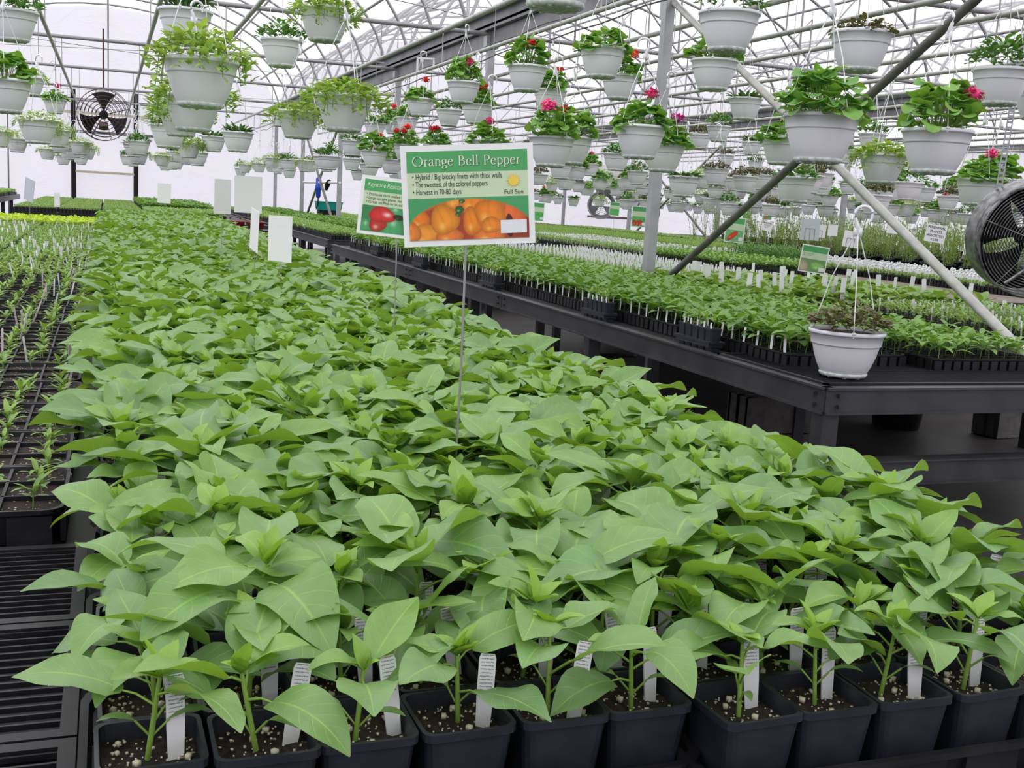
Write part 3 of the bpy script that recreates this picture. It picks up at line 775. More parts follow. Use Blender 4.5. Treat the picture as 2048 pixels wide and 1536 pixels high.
def in_view(x, y, z, m=.06):
    p = co.matrix_world.inverted() @ Vector((x, y, z)); d = -p.z
    if d < .3: return False
    return abs(p.x / d * fpx / 1024) < 1 + m + .35 / d * fpx / 1024 and abs(p.y / d * fpx / 768) < 1 + m + .35 / d * fpx / 768
def tray_row(kind, x, y0, y1, where, tags=None, tmesh=None, trm=None, z=BZ, step=.285, rz=0.0):
    k = 0; y = y0 + TD / 2
    cnt = tray_row.cnt
    while y < y1:
        if not in_view(x, y, z):
            y += step; continue
        i = cnt.get((kind, where), 0); cnt[(kind, where)] = i + 1
        lab = f'tray of {NAMES[kind]}, {ordn(min(i, 58))} {where}'
        t = thing(KN[kind], lab, 'seedling tray', (x + U(-.008, .008), y, z), rz + U(-.012, .012), f'trays of {NAMES[kind]}')
        put('tray', trm or TR2, t); put('soil', SO, t)
        me = B[kind][int(rng.integers(len(B[kind])))]
        put('seedlings', me, t, rot=(0, 0, PI * int(rng.integers(2))), kind='stuff')
        for (tx, ty, tz, rx, ry, rzz) in (tags(k) if tags else []):
            put('plant_tag', tmesh or tag_thin, t, (tx, ty, tz), (rx, ry, rzz))
        y += step; k += 1
tray_row.cnt = {}
KN = {'fine': 'fine_seedling_tray', 'small': 'small_seedling_tray', 'lime': 'lime_seedling_tray', 'dense': 'leafy_seedling_tray', 'pale': 'leafy_seedling_tray', 'greens': 'greens_tray', 'grassy': 'grassy_seedling_tray',
      'hosta': 'broad_leaf_plant_tray', 'carrot': 'ferny_greens_tray', 'whitefl': 'white_flower_tray', 'reddish': 'reddish_seedling_tray'}
def tg(n, z=.052, jx=.0, xs=(-TW/2 + .02, TW/2 - .02), lean=.3):
    def f(k): return [(U(*xs), U(-TD/2 + .02, TD/2 - .02), z, U(-lean, lean), U(-lean, lean), U(-.5, .5)) for _ in range(n)]
    return f
def tgrid(nx, ny, z=.055, sk=.06):
    def f(k): return [(-TW/2 + TW * (i + .5) / nx + U(-.006, .006), -TD/2 + TD * (j + .5) / ny + U(-.006, .006), z + U(-.008, .008), U(-sk, sk), U(-sk, sk), U(-.3, .3)) for i in range(nx) for j in range(ny)]
    return f

# nearest left trays: sparse seedlings, each one a part
SP = []
for _ in range(8):
    g = G(); small_plant(g, (0, 0, 0), U(.024, .038), 5, .033, .27, tone=(0, .7), nu=4, nv=6, spread=(.4, 1.1), up0=.6, droop=(.4, 1.3))
    add_leaf(g, (0, 0, .02), 0.4, L=.026, W=.008, phi0=.5); add_leaf(g, (0, 0, .02), 3.6, L=.026, W=.008, phi0=.5)
    SP.append(g.mesh('seedling', [M['seedling'], M['stem']]))
LX = -.335
y = 1.72 + TD / 2; k = 0
while y < 5.7:
    t = thing('seedling_tray', f'black cell tray of tiny pepper seedlings in speckled soil, {ordn(k)} from the front at left', 'seedling tray', (LX + U(-.004, .004), y, BZ), U(-.01, .01), 'sparse seedling trays at left')
    put('tray', TR, t); put('soil', SO, t)
    for i in range(7):
        for j in range(4):
            if U(0, 1) < .12: continue
            put('seedling', SP[int(rng.integers(8))], t, (-TW/2 + TW * (i + .5) / 7 + U(-.01, .01), -TD/2 + TD * (j + .5) / 4 + U(-.008, .008), .044), (0, 0, U(0, 6.28)), U(.8, 1.25))
    for _ in range(0 if k < 2 else 2):
        put('plant_tag', tag_lilac if U(0, 1) < .6 else tag_thin, t, (U(0, TW/2 - .02), U(-TD/2 + .02, TD/2 - .02), .05), (U(-.1, .35), U(-.1, .4), U(-.6, .6)))
    y += .285; k += 1
tray_row('small', LX, 5.75, 7.4, 'in the left column beyond the tiny seedlings', tg(4))
tray_row('fine', LX, 7.4, 8.7, 'at left, thick with white stakes', tg(7, lean=.15), tag_card)
tray_row('fine', LX, 8.7, 12.1, 'at left, between stakes and lime trays', tg(2))
tray_row('lime', LX, 12.1, 13.4, 'at the back of the left column', None)
tray_row('small', LX - .56, 4.3, 7.4, 'in the outer left column', tg(4))
tray_row('fine', LX - .56, 7.4, 12.1, 'in the outer left column', tg(4, lean=.15), tag_card)
tray_row('lime', LX - .56, 12.1, 13.4, 'in the outer left column', None)
# back cross bench
for c, x in enumerate((-.95, -.38, .19, .76, 1.33)):
    nm = ('leftmost', 'second', 'third', 'fourth', 'fifth')[c] + ' column of the back bench'
    if c < 3: tray_row('fine', x, 16.6, 24.8, 'in the ' + nm, None, z=.84)
    else:
        tray_row('greens', x, 16.6, 18.6, 'in the ' + nm, None, z=.84); tray_row('dense', x, 18.6, 24.0, 'in the ' + nm, None, z=.86)
g = G(); g.box((.2, 20.7, .8165), (2.85, 8.3, .05)); put('riser_board', g.mesh('riser_board', M['tray'], False), label='long black riser board under the flats of the back bench', category='riser')
for x in (-2.05, -2.62): tray_row('greens', x, 20.1, 25.2, f'on the far left bench, {"near" if x > -2.3 else "far"} column', None, z=.92)
# red trays
for k in range(6):
    t = thing('red_pot', f'small red pot with dull green plant beside the back bench, {ordn(k)} from the left', 'potted plant', (1.25 + .13 * k, 15.0 + .02 * k, BZ), 0, 'red pots at the back')
    g = G(); g.lathe([(0, 0), (.042, 0), (.055, .085), (.06, .085), (.06, .1), (.052, .1), (.045, .02), (0, .02)], 14); put('pot', g.mesh('pot', M['redpot']), t)
    g = G(); small_plant(g, (0, 0, .08), .07, 8, .05, .5, tone=(0, .3)); put('foliage', g.mesh('foliage', [M['brown'], M['stem']]), t)
g = G(); g.box((1.6, 15.1, BZ - .02), (.95, .5, .03)); put('shelf_board', g.mesh('shelf_board', M['tray'], False), label='short dark board that carries the red pots', category='shelf')

# aisle bench: two columns of leafy young peppers along the aisle
edge_t = lambda k: [(-TW/2 + .008, -TD/2 + TD * (j + .5) / 3 + U(-.01, .01), .052, U(-.05, .05), U(-.12, .05), PI/2 + U(-.3, .3)) for j in range(3)]
def deep_pack():
    """strip of six tall square cell pots standing proud of the tray"""
    g = G()
    for i in range(5):
        gg = G(); rim_box(gg, .05, .05, .0, .095, .86, .003); g.merge(gg, Matrix.Translation((0, -.11 + .055 * i, 0)))
    g.box((0, 0, .038), (.075, .285, .010)); g.box((0, 0, .03), (.066, .275, .02))
    return g.mesh('deep_cell_pack', M['pot'], False)
DP = deep_pack()
DS = G(); [DS.box((0, -.11 + .055 * i, .085), (.044, .044, .004)) for i in range(5)]; DS = DS.mesh('soil', M['soil'], False)
y = 3.50; k = 0
segs = []
while y < 11.4:
    y += .285; k += 1
tray_row('dense', 2.62, 3.42, 11.4, 'along the aisle edge of the second bench', edge_t, tag_card)
tray_row('pale', 3.19, 3.32, 11.4, 'in the inner column of the second bench', None)
for k, yy in enumerate((3.95, 4.95, 6.6, 8.3, 9.8)):
    t = thing('deep_cell_pack', f'strip of tall black cell pots on the aisle rail, {ordn(k)} from the bench corner', 'cell pots', (2.275, yy, BZ), 0, 'deep cell packs on the aisle edge')
    put('pots', DP, t); put('soil', DS, t)
    for i in range(5):
        put('seedling', SP[i], t, (0, -.11 + .055 * i, .087), (0, 0, U(0, 6)), 1.6); put('plant_tag', tag_card, t, (-.012, -.11 + .055 * i, .08), (0, 0, PI/2), (1, 1, .62))
# far aisle bench
tray_row('greens', 2.68, 12.7, 24.9, 'along the aisle on the far bench', tg(2), tag_card)
tray_row('dense', 3.23, 12.7, 24.9, 'in the second column of the far bench', None)
tray_row('greens', 4.0, 12.7, 20.9, 'in the third column of the far bench', None)
tray_row('greens', 4.7, 12.7, 24.9, 'in the fourth column of the far bench', None)
# beyond the post row
WT2 = stake_mesh(.013, .075, M['plain_tag'])
for c, x in enumerate((4.35, 4.92)):
    w_ = ('first', 'second')[c] + ' column beyond the posts'
    tray_row('greens', x, 3.35, 5.3, 'in the ' + w_ + ', dotted with tags', tg(8, lean=.1), WT2)
for c, x in enumerate((3.85, 4.42, 4.99)):
    w_ = ('first', 'second', 'third')[c] + ' column behind the brace'
    tray_row('hosta', x, 5.5, 7.3, 'in the ' + w_, lambda k: [(U(-.2, .2), U(-.08, .1), .075, U(-.1, .1), U(-.15, .15), U(-.4, .4)) for _ in range(2)], tag_large)
WT = stake_mesh(.0120, .062, M['plain_tag'])
for c, x in enumerate((4.18, 4.75)):
    w_ = ('first', 'second')[c] + ' column, packed with upright white tags'
    tray_row('fine', x, 7.55, 11.4, 'in the ' + w_, tgrid(7, 3, .055, .09), WT)
for c, x in enumerate((5.95, 6.52)):
    w_ = ('nearer', 'farther')[c] + ' column behind the white tags'
    tray_row('pale', x, 9.2, 11.3, 'in the ' + w_, None)
    tray_row('whitefl', x, 11.4, 15.0, 'in the ' + w_, tgrid(6, 2, .06), WT)
    tray_row('grassy', x, 15.0, 24.0, 'in the ' + w_, None)
tray_row('carrot', 6.9, 9.9, 10.9, 'in the middle of the boarded bench', None)
def arch_tag():
    g = G(); w, h = .022, .095
    pts = [(-w, 0, -.02), (-w, 0, h * .6)] + [(-w * math.cos(a), 0, h * .6 + w * math.sin(a)) for a in np.linspace(.3, PI - .3, 6)] + [(w, 0, h * .6), (w, 0, -.02)]
    g.tube(pts, .0045, 4)
    V = [(-w, .001, h * .05), (w, .001, h * .05), (w, .001, h * .45), (-w, .001, h * .45)]; g.add(V, [(0, 1, 2, 3)], mi=1)
    V = [(-w, .0015, h * .45), (w, .0015, h * .45), (w * .8, .0015, h * .8), (-w * .8, .0015, h * .8)]; g.add(V, [(0, 1, 2, 3)], mi=0)
    return g.mesh('plant_tag', [M['plain_tag'], M['fine']], False)
AT = arch_tag()
for c, x in enumerate((7.5, 8.07)):
    w_ = ('nearer', 'farther')[c] + ' column of arched white picture tags'
    tray_row('small', x, 7.1, 12.6, 'in the ' + w_, tgrid(6, 2, .055), AT)
    tray_row('grassy', x, 12.8, 22.0, 'in the farther green columns, ' + ('left', 'right')[c], None)
for c, x in enumerate((9.0, 9.6, 10.2)):
    tray_row('reddish' if c == 0 else 'greens', x, 16.4, 23.5, 'far back, ' + ('left', 'middle', 'right')[c] + ' of the willowy plants', None)

# tall willowy perennials in pots
def willow(h):
    g = G()
    for s in range(10):
        az = U(0, 6.28); sp = U(.03, .15); hh = h * U(.7, 1.1)
        p = np.array([U(-.03, .03), U(-.03, .03), .1]); q = p + (math.cos(az) * sp, math.sin(az) * sp, hh)
        mid = (p + q) / 2 + (0, 0, .02); g.tube([p, mid, q], .0022, 3, 1)
        for k in range(11):
            t_ = .2 + .8 * k / 10; b0 = p + (q - p) * t_
            add_leaf(g, b0, U(0, 6.28), tone=U(0, .8), L=U(.035, .06), W=.016, nu=2, nv=2, phi0=U(-.1, .9), droop=.5, fold=.2, wave=0)
    for k in range(3):
        pass
    return g.mesh('foliage', [M['olive'], M['stem']])
WM = [willow(U(.32, .54)) for _ in range(8)]
g = G(); g.lathe([(0, 0), (.055, 0), (.07, .11), (.075, .11), (.075, .125), (.066, .125), (.06, .1), (0, .1)], 12); np_ = g.mesh('pot', M['tray'])
n = 0
for i in range(8):
    for j in range(24):
        x, y = 8.92 + .34 * i + U(-.04, .04) + (.48 if i > 4 else 0), 8.1 + .34 * j + U(-.04, .04)
        if not in_view(x, y, 1): continue
        t = thing('potted_perennial', f'tall willowy perennial in black pot, {ordn(j)} from the front in {ordn(i)} line', 'potted plant', (x, y, BZ), U(0, 6), 'willowy perennials on the right')
        put('pot', np_, t); put('foliage', WM[int(rng.integers(8))], t)
# pale flowered pots at the far right
def tulip():
    g = G(); small_plant(g, (0, 0, .1), .1, 9, .09, .22, nu=2, nv=3, spread=(.8, 1.3), up0=.1)
    for _ in range(7):
        x, y = U(-.07, .07), U(-.07, .07); z = U(.2, .34); g.tube([(x * .3, y * .3, .1), (x, y, z)], .002, 3, 1)
        g.lathe([(.002, 0), (.016, .008), (.017, .022), (.007, .034)], 6, 2, (x, y, z))
    return g.mesh('foliage', [M['bush'], M['stem'], M['whitepetal']])
TM = [tulip() for _ in range(3)]
for i in range(8):
    for j in range(12):
        x, y = 12.7 + .48 * i + U(-.05, .05), 9.2 + 1.1 * j + U(-.1, .1)
        if not in_view(x, y, 1): continue
        t = thing('potted_flower', f'white flowered plant in pot by right wall, {ordn(j)} from the front in {ordn(i)} line', 'potted plant', (x, y, BZ), U(0, 6), 'white flowered pots by the right wall')
        put('pot', np_, t); put('foliage', TM[int(rng.integers(3))], t, sc=U(1.3, 1.75))

# ------------------------------------------------------------------ hanging baskets
def basket_meshes():
    g = G()
    prof = [(.0, .006), (.070, .006), (.078, .014), (.092, .042), (.104, .075), (.1125, .108), (.1135, .1115), (.1175, .1125), (.1185, .1155), (.1225, .149), (.1285, .1495), (.1302, .1525), (.1302, .1595), (.1275, .163), (.1205, .1585), (.112, .115), (.10, .07), (.078, .025), (0, .025)]
    g.lathe(prof, 40); p = g.mesh('basket_pot', M['white'])
    g = G(); g.lathe([(0, 0), (.064, 0), (.078, .004), (.0825, .013), (.079, .017), (.0, .010)], 32)
    for i in range(8):
        a = i * PI / 4; g.box((.055 * math.cos(a), .055 * math.sin(a), .001), (.03, .012, .005), rz=a)
    b = g.mesh('basket_saucer', M['base'])
    g = G(); g.lathe([(0, .153), (.06, .154), (.1195, .150)], 20); s = g.mesh('soil', M['soil'])
    g = G(); H = .42
    for k in range(3):
        a = k * 2 * PI / 3 + .6
        top = np.array([.009 * math.cos(a), .009 * math.sin(a), .16 + H - .09]); bot = np.array([.126 * math.cos(a), .126 * math.sin(a), .158])
        mid = top * .55 + bot * .45 + np.array([.012 * math.cos(a), .012 * math.sin(a), 0])
        g.tube([bot + (0, 0, -.012), bot, mid, top], [.0028, .002, .0019, .0021], 5)
        g.box(tuple(bot + (0, 0, .003)), (.012, .012, .008), rz=a)
    z = .16 + H - .09
    g.box((0, 0, z + .008), (.030, .006, .030)); g.tube([(0, 0, z - .004), (0, 0, z + .022), (-.012, 0, z + .052)] + [(.014 - .029 * math.cos(q), 0, z + .070 + .026 * math.sin(q)) for q in np.linspace(.1, 3.2, 9)] + [(.040, 0, z + .050)], [.010, .0085, .0060] + [.0056] * 9 + [.004], 8)
    h = g.mesh('hanger', M['hanger'])
    return p, b, s, h
BP, BB, BS, BH = basket_meshes()
def dome(kind):
    g = G()
    def pt(rmax, zt, k=1.0):
        a = U(0, 6.28); r = rmax * math.sqrt(U(0, 1)); return r * math.cos(a), r * math.sin(a), a, r
    if kind in ('trail', 'petun'):
        n = 400 if kind == 'trail' else 330; R_ = .185 if kind == 'trail' else .165
        for _ in range(n):
            x, y, a, r = pt(R_, 0); z = .160 + .080 * (1 - (r / R_)**2) * U(.3, 1.1)
            if r > .125: z = .180 - (r - .12) * U(.0, 1.6)
            L = U(.032, .055) if kind == 'trail' else U(.018, .034)
            add_leaf(g, (x, y, z), a + U(-1.1, 1.1), tone=U(0, 1), L=L, W=L * .52, nu=2, nv=3, phi0=U(-.3, .8), droop=U(.2, 1.0), fold=.25, wave=.04)
        for _ in range(12):
            a = U(0, 6.28); p = [np.array([.10 * math.cos(a), .10 * math.sin(a), .17]), np.array([.145 * math.cos(a), .145 * math.sin(a), .165]), np.array([.16 * math.cos(a), .16 * math.sin(a), .165 - U(.03, .11)])]
            g.tube(p, .0018, 3, 1)
            for k in range(7):
                b0 = p[1] + (p[2] - p[1]) * k / 6; add_leaf(g, b0, a + U(-1.5, 1.5), tone=U(.2, 1), L=U(.025, .04), W=.014, nu=2, nv=3, phi0=U(-.5, .6), droop=.6)
    elif kind == 'geran':
        for _ in range(95):
            x, y, a, r = pt(.150, 0); z = .165 + .105 * (1 - (r / .14)**2) + U(-.01, .025); L = U(.045, .075)
            g.tube([(x * .4, y * .4, .15), (x * .8, y * .8, z)], .0013, 3, 1)
            add_leaf(g, (x * .8, y * .8, z), a + U(-.9, .9), tone=U(0, .8), L=L, W=L * 1.05, nu=4, nv=6, phi0=U(.0, .8), droop=U(.3, 1.5), fold=U(.05, .3), wave=.09, ph=U(0, 6), a=.45, b=.42, roll=U(-.4, .4))
    elif kind == 'bush':
        for _ in range(190):
            x, y, a, r = pt(.135, 0); z = .16 + .12 * (1 - (r / .15)**2) * U(.4, 1.1); L = U(.035, .055)
            add_leaf(g, (x, y, z), a + U(-1, 1), tone=U(0, .9), L=L, W=L * .55, nu=2, nv=4, phi0=U(.0, 1.0), droop=U(.3, 1.3), fold=.25, wave=.06, ph=U(0, 6))
    elif kind == 'dark':
        for _ in range(110):
            x, y, a, r = pt(.10, 0); L = U(.05, .10)
            add_leaf(g, (x, y, U(.155, .19)), a + U(-.6, .6), tone=U(0, .7), L=L, W=L * .30, nu=2, nv=5, phi0=U(.3, 1.2), droop=U(.4, 1.5), fold=.3, wave=.06, ph=U(0, 6))
    elif kind == 'brown':
        for _ in range(440):
            x, y, a, r = pt(.130, 0); z = .165 + .07 * (1 - (r / .15)**2) * U(.2, 1.2); L = U(.018, .036)
            add_leaf(g, (x, y, z), a + U(-1.5, 1.5), tone=U(0, 1), L=L, W=L * .6, nu=2, nv=3, phi0=U(-.3, .9), droop=U(.2, 1.0), fold=.25, wave=.06)
        for _ in range(8):
            a = U(0, 6.28); g.tube([(0, 0, .16), (.07 * math.cos(a), .07 * math.sin(a), U(.22, .27))], .0013, 3, 1)
    return g.mesh('foliage', [M[{'petun': 'trail'}.get(kind, kind)], M['stem']])
DM = {k: [dome(k) for _ in range(n)] for k, n in (('trail', 3), ('petun', 3), ('geran', 4), ('bush', 4), ('dark', 2), ('brown', 3))}
def flower(mat):
    g = G()
    g.tube([(0, 0, 0), (.004, 0, .05), (0, 0, .095)], .0016, 4, 1)
    g.lathe([(0.001, .078), (.018, .084), (.025, .100), (.018, .116), (.001, .122)], 10)
    for _ in range(60):
        th, ph = U(0, 6.28), math.acos(U(-.35, 1)); r = .028
        d = np.array([math.sin(ph) * math.cos(th), math.sin(ph) * math.sin(th), math.cos(ph) * .8]) * r
        add_leaf(g, d + (0, 0, .10), th, L=.018, W=.018, nu=2, nv=2, phi0=U(-.6, 1.2), droop=.6, a=.5, b=.4, wave=0, fold=.2)
    return g.mesh('flower_head', [mat, M['stem']])
FM = {k: flower(M[k]) for k in ('red', 'orange', 'pink', 'magenta')}
gw = G(); gw.tube([(0, 0, 0), (0, 0, 1)], .0022, 5); wirem = gw.mesh('wire_drop', M['wire'])
KD = {'trail': 'bright green trailing plant', 'petun': 'fine yellow green trailer', 'geran': 'geranium', 'bush': 'dense green bushy plant', 'dark': 'dark strap leaved plant', 'brown': 'bronze small leaved plant'}
def basket(x, y, z, kind, fl, label, group, nf=1, hang=True, rz=None):
    rz = U(0, 6.28) if rz is None else rz
    t = thing('hanging_basket', label, 'hanging basket', (x, y, z - .163), rz, group)
    put('pot', BP, t); put('saucer', BB, t, label='stained greenish base'); put('soil', BS, t); put('hanger', BH, t)
    f = put('foliage', DM[kind][int(rng.integers(len(DM[kind])))], t, rot=(0, 0, U(0, 6.28)), sc=(U(.9, 1.08), U(.9, 1.08), U(.85, 1.15)))
    if hang:
        top = z + .42 + .005
        gap = 2.62 - top
        if gap > .03: put('hanging_wire', wirem, t, (.012, 0, .163 + .42 - .005), sc=(1, 1, gap))
    if fl:
        for k in range(nf):
            a = U(PI * 1.05, PI * 1.95) - rz; q = U(.03, .10); put('flower_head', FM[fl], t, (q * math.cos(a), q * math.sin(a), .195 + U(0, .04)), (U(-.3, .3), U(-.3, .3), 0), U(.85, 1.1), label=f'{fl} flower head')
    return t
POTS = [
(-1.05,12.60,1.76,'petun',''),(-1.04,14.90,1.76,'petun',''),(-0.86,18.23,1.74,'petun',''),(-0.72,20.55,1.70,'petun',''),(-0.66,11.1,2.2,'petun',''),
(-0.57,13.90,2.2,'geran','pink'),(-0.48,6.09,1.79,'geran',''),(-0.48,6.73,2.2,'bush',''),(-0.46,11.48,1.77,'petun',''),(-0.45,8.32,1.71,'petun',''),
(-0.32,14.64,1.77,'petun',''),(-0.29,17.03,1.76,'petun',''),(0.30,14.76,1.79,'dark',''),(0.30,4.06,1.76,'trail',''),(0.35,5.75,2.16,'dark',''),(0.37,5.45,1.74,'trail',''),
(0.40,6.90,1.77,'trail',''),(0.40,8.35,1.74,'dark',''),(0.76,17.63,1.74,'petun',''),(0.80,12.39,1.77,'trail',''),(0.96,18.11,1.82,'dark',''),(0.99,7.01,2.23,'bush',''),
(1.00,5.07,1.77,'trail',''),(1.00,9.49,1.78,'dark',''),(1.01,5.67,2.23,'trail',''),(1.05,12.34,1.85,'dark',''),(1.06,6.74,1.80,'trail',''),(1.16,2.95,2.03,'bush',''),
(1.85,13.0,2.2,'bush',''),(2.26,5.68,1.70,'geran','pink'),(2.28,3.26,1.69,'geran',''),(2.39,7.17,1.74,'geran','pink'),(2.41,12.96,1.75,'bush',''),(2.44,11.83,1.89,'bush',''),
(2.44,4.21,2.17,'bush',''),(2.45,10.83,1.76,'geran','orange'),(2.50,5.09,1.75,'geran','pink'),(2.51,6.80,2.20,'geran','red'),(2.54,8.26,2.22,'geran','pink'),
(2.55,5.73,2.20,'geran',''),(2.58,20.78,1.78,'petun',''),(2.58,6.17,1.74,'geran','red'),(2.72,10.19,2.24,'geran','red'),(2.79,19.27,1.84,'brown',''),(2.85,11.17,1.86,'geran','red'),
(2.88,3.39,1.69,'geran','pink'),(2.94,9.16,2.14,'geran','red'),(2.96,13.1,2.17,'bush',''),(2.96,4.01,2.12,'brown',''),(3.00,22.30,1.83,'petun',''),(3.02,17.91,1.80,'brown',''),
(3.12,11.0,1.87,'geran','red'),(3.08,12.72,1.75,'geran','red'),(3.09,5.45,2.16,'geran',''),(3.14,10.65,2.20,'bush',''),(3.13,6.04,1.73,'geran','magenta'),(3.16,8.03,2.20,'geran','red'),
(3.18,12.45,2.22,'geran',''),(3.26,13.43,2.24,'geran','red'),(3.27,7.03,2.23,'geran','orange'),(3.76,5.74,1.81,'geran',''),(3.82,4.12,2.06,'bush',''),(4.08,5.22,1.72,'trail',''),
(4.12,6.10,1.60,'bush',''),(4.31,7.93,1.62,'dark',''),(4.51,9.65,1.85,'bush',''),(4.56,4.63,2.08,'geran','pink'),(4.56,7.52,2.22,'dark',''),(4.61,11.27,1.78,'bush',''),
(4.96,5.43,1.64,'geran','pink'),(5.26,5.62,1.65,'geran',''),(5.60,9.66,1.78,'brown',''),(5.93,7.62,1.57,'brown',''),(6.07,13.81,1.91,'geran','red'),(6.25,12.91,1.74,'geran','red'),
(6.30,11.30,2.22,'brown',''),(6.73,14.90,1.75,'geran',''),(7.15,11.86,1.79,'brown',''),(8.32,9.89,1.75,'bush',''),(8.71,14.78,2.22,'brown',''),(9.07,14.55,1.83,'dark',''),
(9.47,13.40,1.74,'petun',''),(10.00,16.01,2.24,'bush',''),(11.21,12.78,1.91,'geran',''),(11.96,14.59,1.80,'petun','')]
ROWS = [(-.8, 'outermost left line'), (0, 'left line by the black fan'), (.7, 'line over the pepper bench'), (1.6, 'line over the pepper bench edge'), (2.75, 'line over the aisle bench'), (3.5, 'line just before the posts'), (4.3, 'line just behind the posts'),
        (5.4, 'second line behind the posts'), (7.2, 'middle line of the second bay'), (99, 'right part of the second bay')]
def row_name(x):
    for lim, nm in ROWS:
        if x < lim: return nm
cnt = {}
MULTI = {(2.85, 11.17): 3, (3.12, 11.0): 2, (2.94, 9.16): 2}
for (x, y, z, kind, fl) in sorted(POTS, key=lambda p: p[1]):
    tier = 'upper' if z > 2.0 else 'lower'
    i = cnt.get((row_name(x), tier), 0); cnt[(row_name(x), tier)] = i + 1
    lab = f"{(fl + ' flowered ') if fl else ''}{KD[kind].replace(' plant', '')} basket, {ordn(i)} of {tier} {row_name(x)}"
    basket(x, y, z, kind, fl, lab, 'white hanging baskets', MULTI.get((x, y), 1))
# the farther lines of baskets
far = []
for x in (4.6, 5.3, 6.0, 6.7, 7.5, 8.3, 9.1, 9.9, 11.4, 12.1, 13.0, 14.0):
    y = 8.0 + U(0, .8) if x > 5.5 else 12.5
    if x > 8: y = 9.5 + U(0, 1)
    while y < 25:
        for zz in ((1.54, 1.70, 1.86, 2.2) if x > 8 else ((1.76, 2.2) if x > 5.5 else (1.76,))):
            if U(0, 1) < (.75 if zz < 2 else .42): far.append((x + U(-.05, .05), y + U(-.08, .08) + (.5 if zz > 2 else (.36 if zz > 1.8 else (.75 if zz < 1.6 else 0))), zz + U(-.05, .06)))
        y += 1.15
for x in (-.52, .36, 1.02, 2.48, 3.1):
    y = 14.0
    while y < 25:
        far.append((x + U(-.06, .06), y, 1.76 + U(-.05, .06))); y += 1.3
far = [f for f in far if in_view(*f) and all((f[0]-p[0])**2 + (f[1]-p[1])**2 > .36**2 for p in POTS)]
keep = []
for f in far:
    if all((f[0]-p[0])**2 + (f[1]-p[1])**2 > .36**2 for p in keep): keep.append(f)
cnt2 = {}
keep = sorted(keep, key=lambda p: math.hypot(p[0], p[1]) * (1.0 if p[2] > 1.6 else .8))[:210]
for (x, y, z) in sorted(keep, key=lambda p: p[1]):
    if x < 3.5: kind = ['petun', 'dark', 'bush'][int(rng.integers(3))]; fl = ''
    else: kind = ['brown', 'bush', 'geran', 'dark', 'brown', 'petun'][int(rng.integers(6))]; fl = (['red', 'orange', 'pink'][int(rng.integers(3))] if kind == 'geran' and U(0, 1) < .5 else '')
    zone = 'far lines of the near bay' if x < 3.5 else ('left lines of the second bay' if x < 7 else ('right lines of the second bay' if x < 10.8 else 'distant third bay'))
    tier = 'upper' if z > 2.0 else 'lower'
    i = cnt2.get((zone, tier), 0); cnt2[(zone, tier)] = i + 1
    lab = f"{(fl + ' flowered ') if fl else ''}{KD[kind].replace(' plant', '')} basket, {tier} tier, {ordn(i)} back in {zone}"
    basket(x, y, z, kind, fl, lab, 'distant white hanging baskets')
basket(2.40, 3.16, BZ + .178, 'brown', '', 'white basket with bronze plant standing on the aisle bench corner, hook upright', 'white hanging baskets', hang=False, rz=-.55)

# ------------------------------------------------------------------ signs
def strokes():
    def arc(cx, cy, rx, ry, a0, a1, n=14): return [(cx + rx * math.cos(math.radians(a)), cy + ry * math.sin(math.radians(a))) for a in np.linspace(a0, a1, n)]
    def sr(x, y, w=.16): return [(x - w/2, y), (x + w/2, y)]
    D = {}
    D['O'] = (.80, [arc(.38, .33, .33, .34, 0, 360, 32)])
    D['r'] = (.36, [[(.12, 0), (.12, .44)], [(.12, .30), (.17, .38), (.24, .43), (.31, .42)], sr(.12, 0), [(.04, .43), (.12, .44)]])
    D['a'] = (.42, [[(.06, .35), (.12, .43), (.22, .44), (.28, .38), (.28, .30)], [(.28, .34), (.28, .06)], [(.28, .08), (.33, .01), (.39, .03)], [(.28, .26), (.14, .22), (.05, .14), (.07, .03), (.15, 0), (.28, .09)]])
    D['n'] = (.50, [[(.11, 0), (.11, .44)], [(.11, .34), (.2, .43), (.3, .43), (.37, .36)], [(.37, .36), (.37, 0)], sr(.11, 0), sr(.37, 0), [(.03, .43), (.11, .44)]])
    D['g'] = (.43, [arc(.19, .29, .13, .15, 0, 360, 20), [(.10, .17), (.07, .1), (.13, .05), (.27, .02), (.35, -.04), (.33, -.14), (.2, -.19), (.07, -.16), (.05, -.08), (.12, 0)], [(.3, .38), (.38, .42)]])
    D['e'] = (.42, [[(.06, .26), (.34, .27)], arc(.21, .22, .155, .22, 15, 320, 22)])
    D['B'] = (.58, [[(.13, 0), (.13, .66)], [(.04, .66), (.13, .66), (.28, .65), (.38, .58), (.38, .44), (.28, .36), (.13, .35)], [(.13, .35), (.32, .35), (.45, .27), (.45, .1), (.34, .01), (.13, 0), (.04, 0)]])
    D['l'] = (.25, [[(.12, 0), (.12, .70)], sr(.12, 0, .18), [(.04, .69), (.12, .70)]])
    D['P'] = (.53, [[(.13, 0), (.13, .66)], [(.04, .66), (.13, .66), (.32, .65), (.43, .56), (.43, .42), (.32, .32), (.13, .31)], sr(.13, 0, .2)])
    D['p'] = (.48, [[(.12, -.2), (.12, .44)], [(.12, .36), (.21, .44), (.32, .42), (.40, .31), (.39, .12), (.31, .02), (.21, 0), (.12, .08)], sr(.12, -.2, .18), [(.04, .43), (.12, .44)]])
    D[' '] = (.30, [])
    return D
GL = strokes()
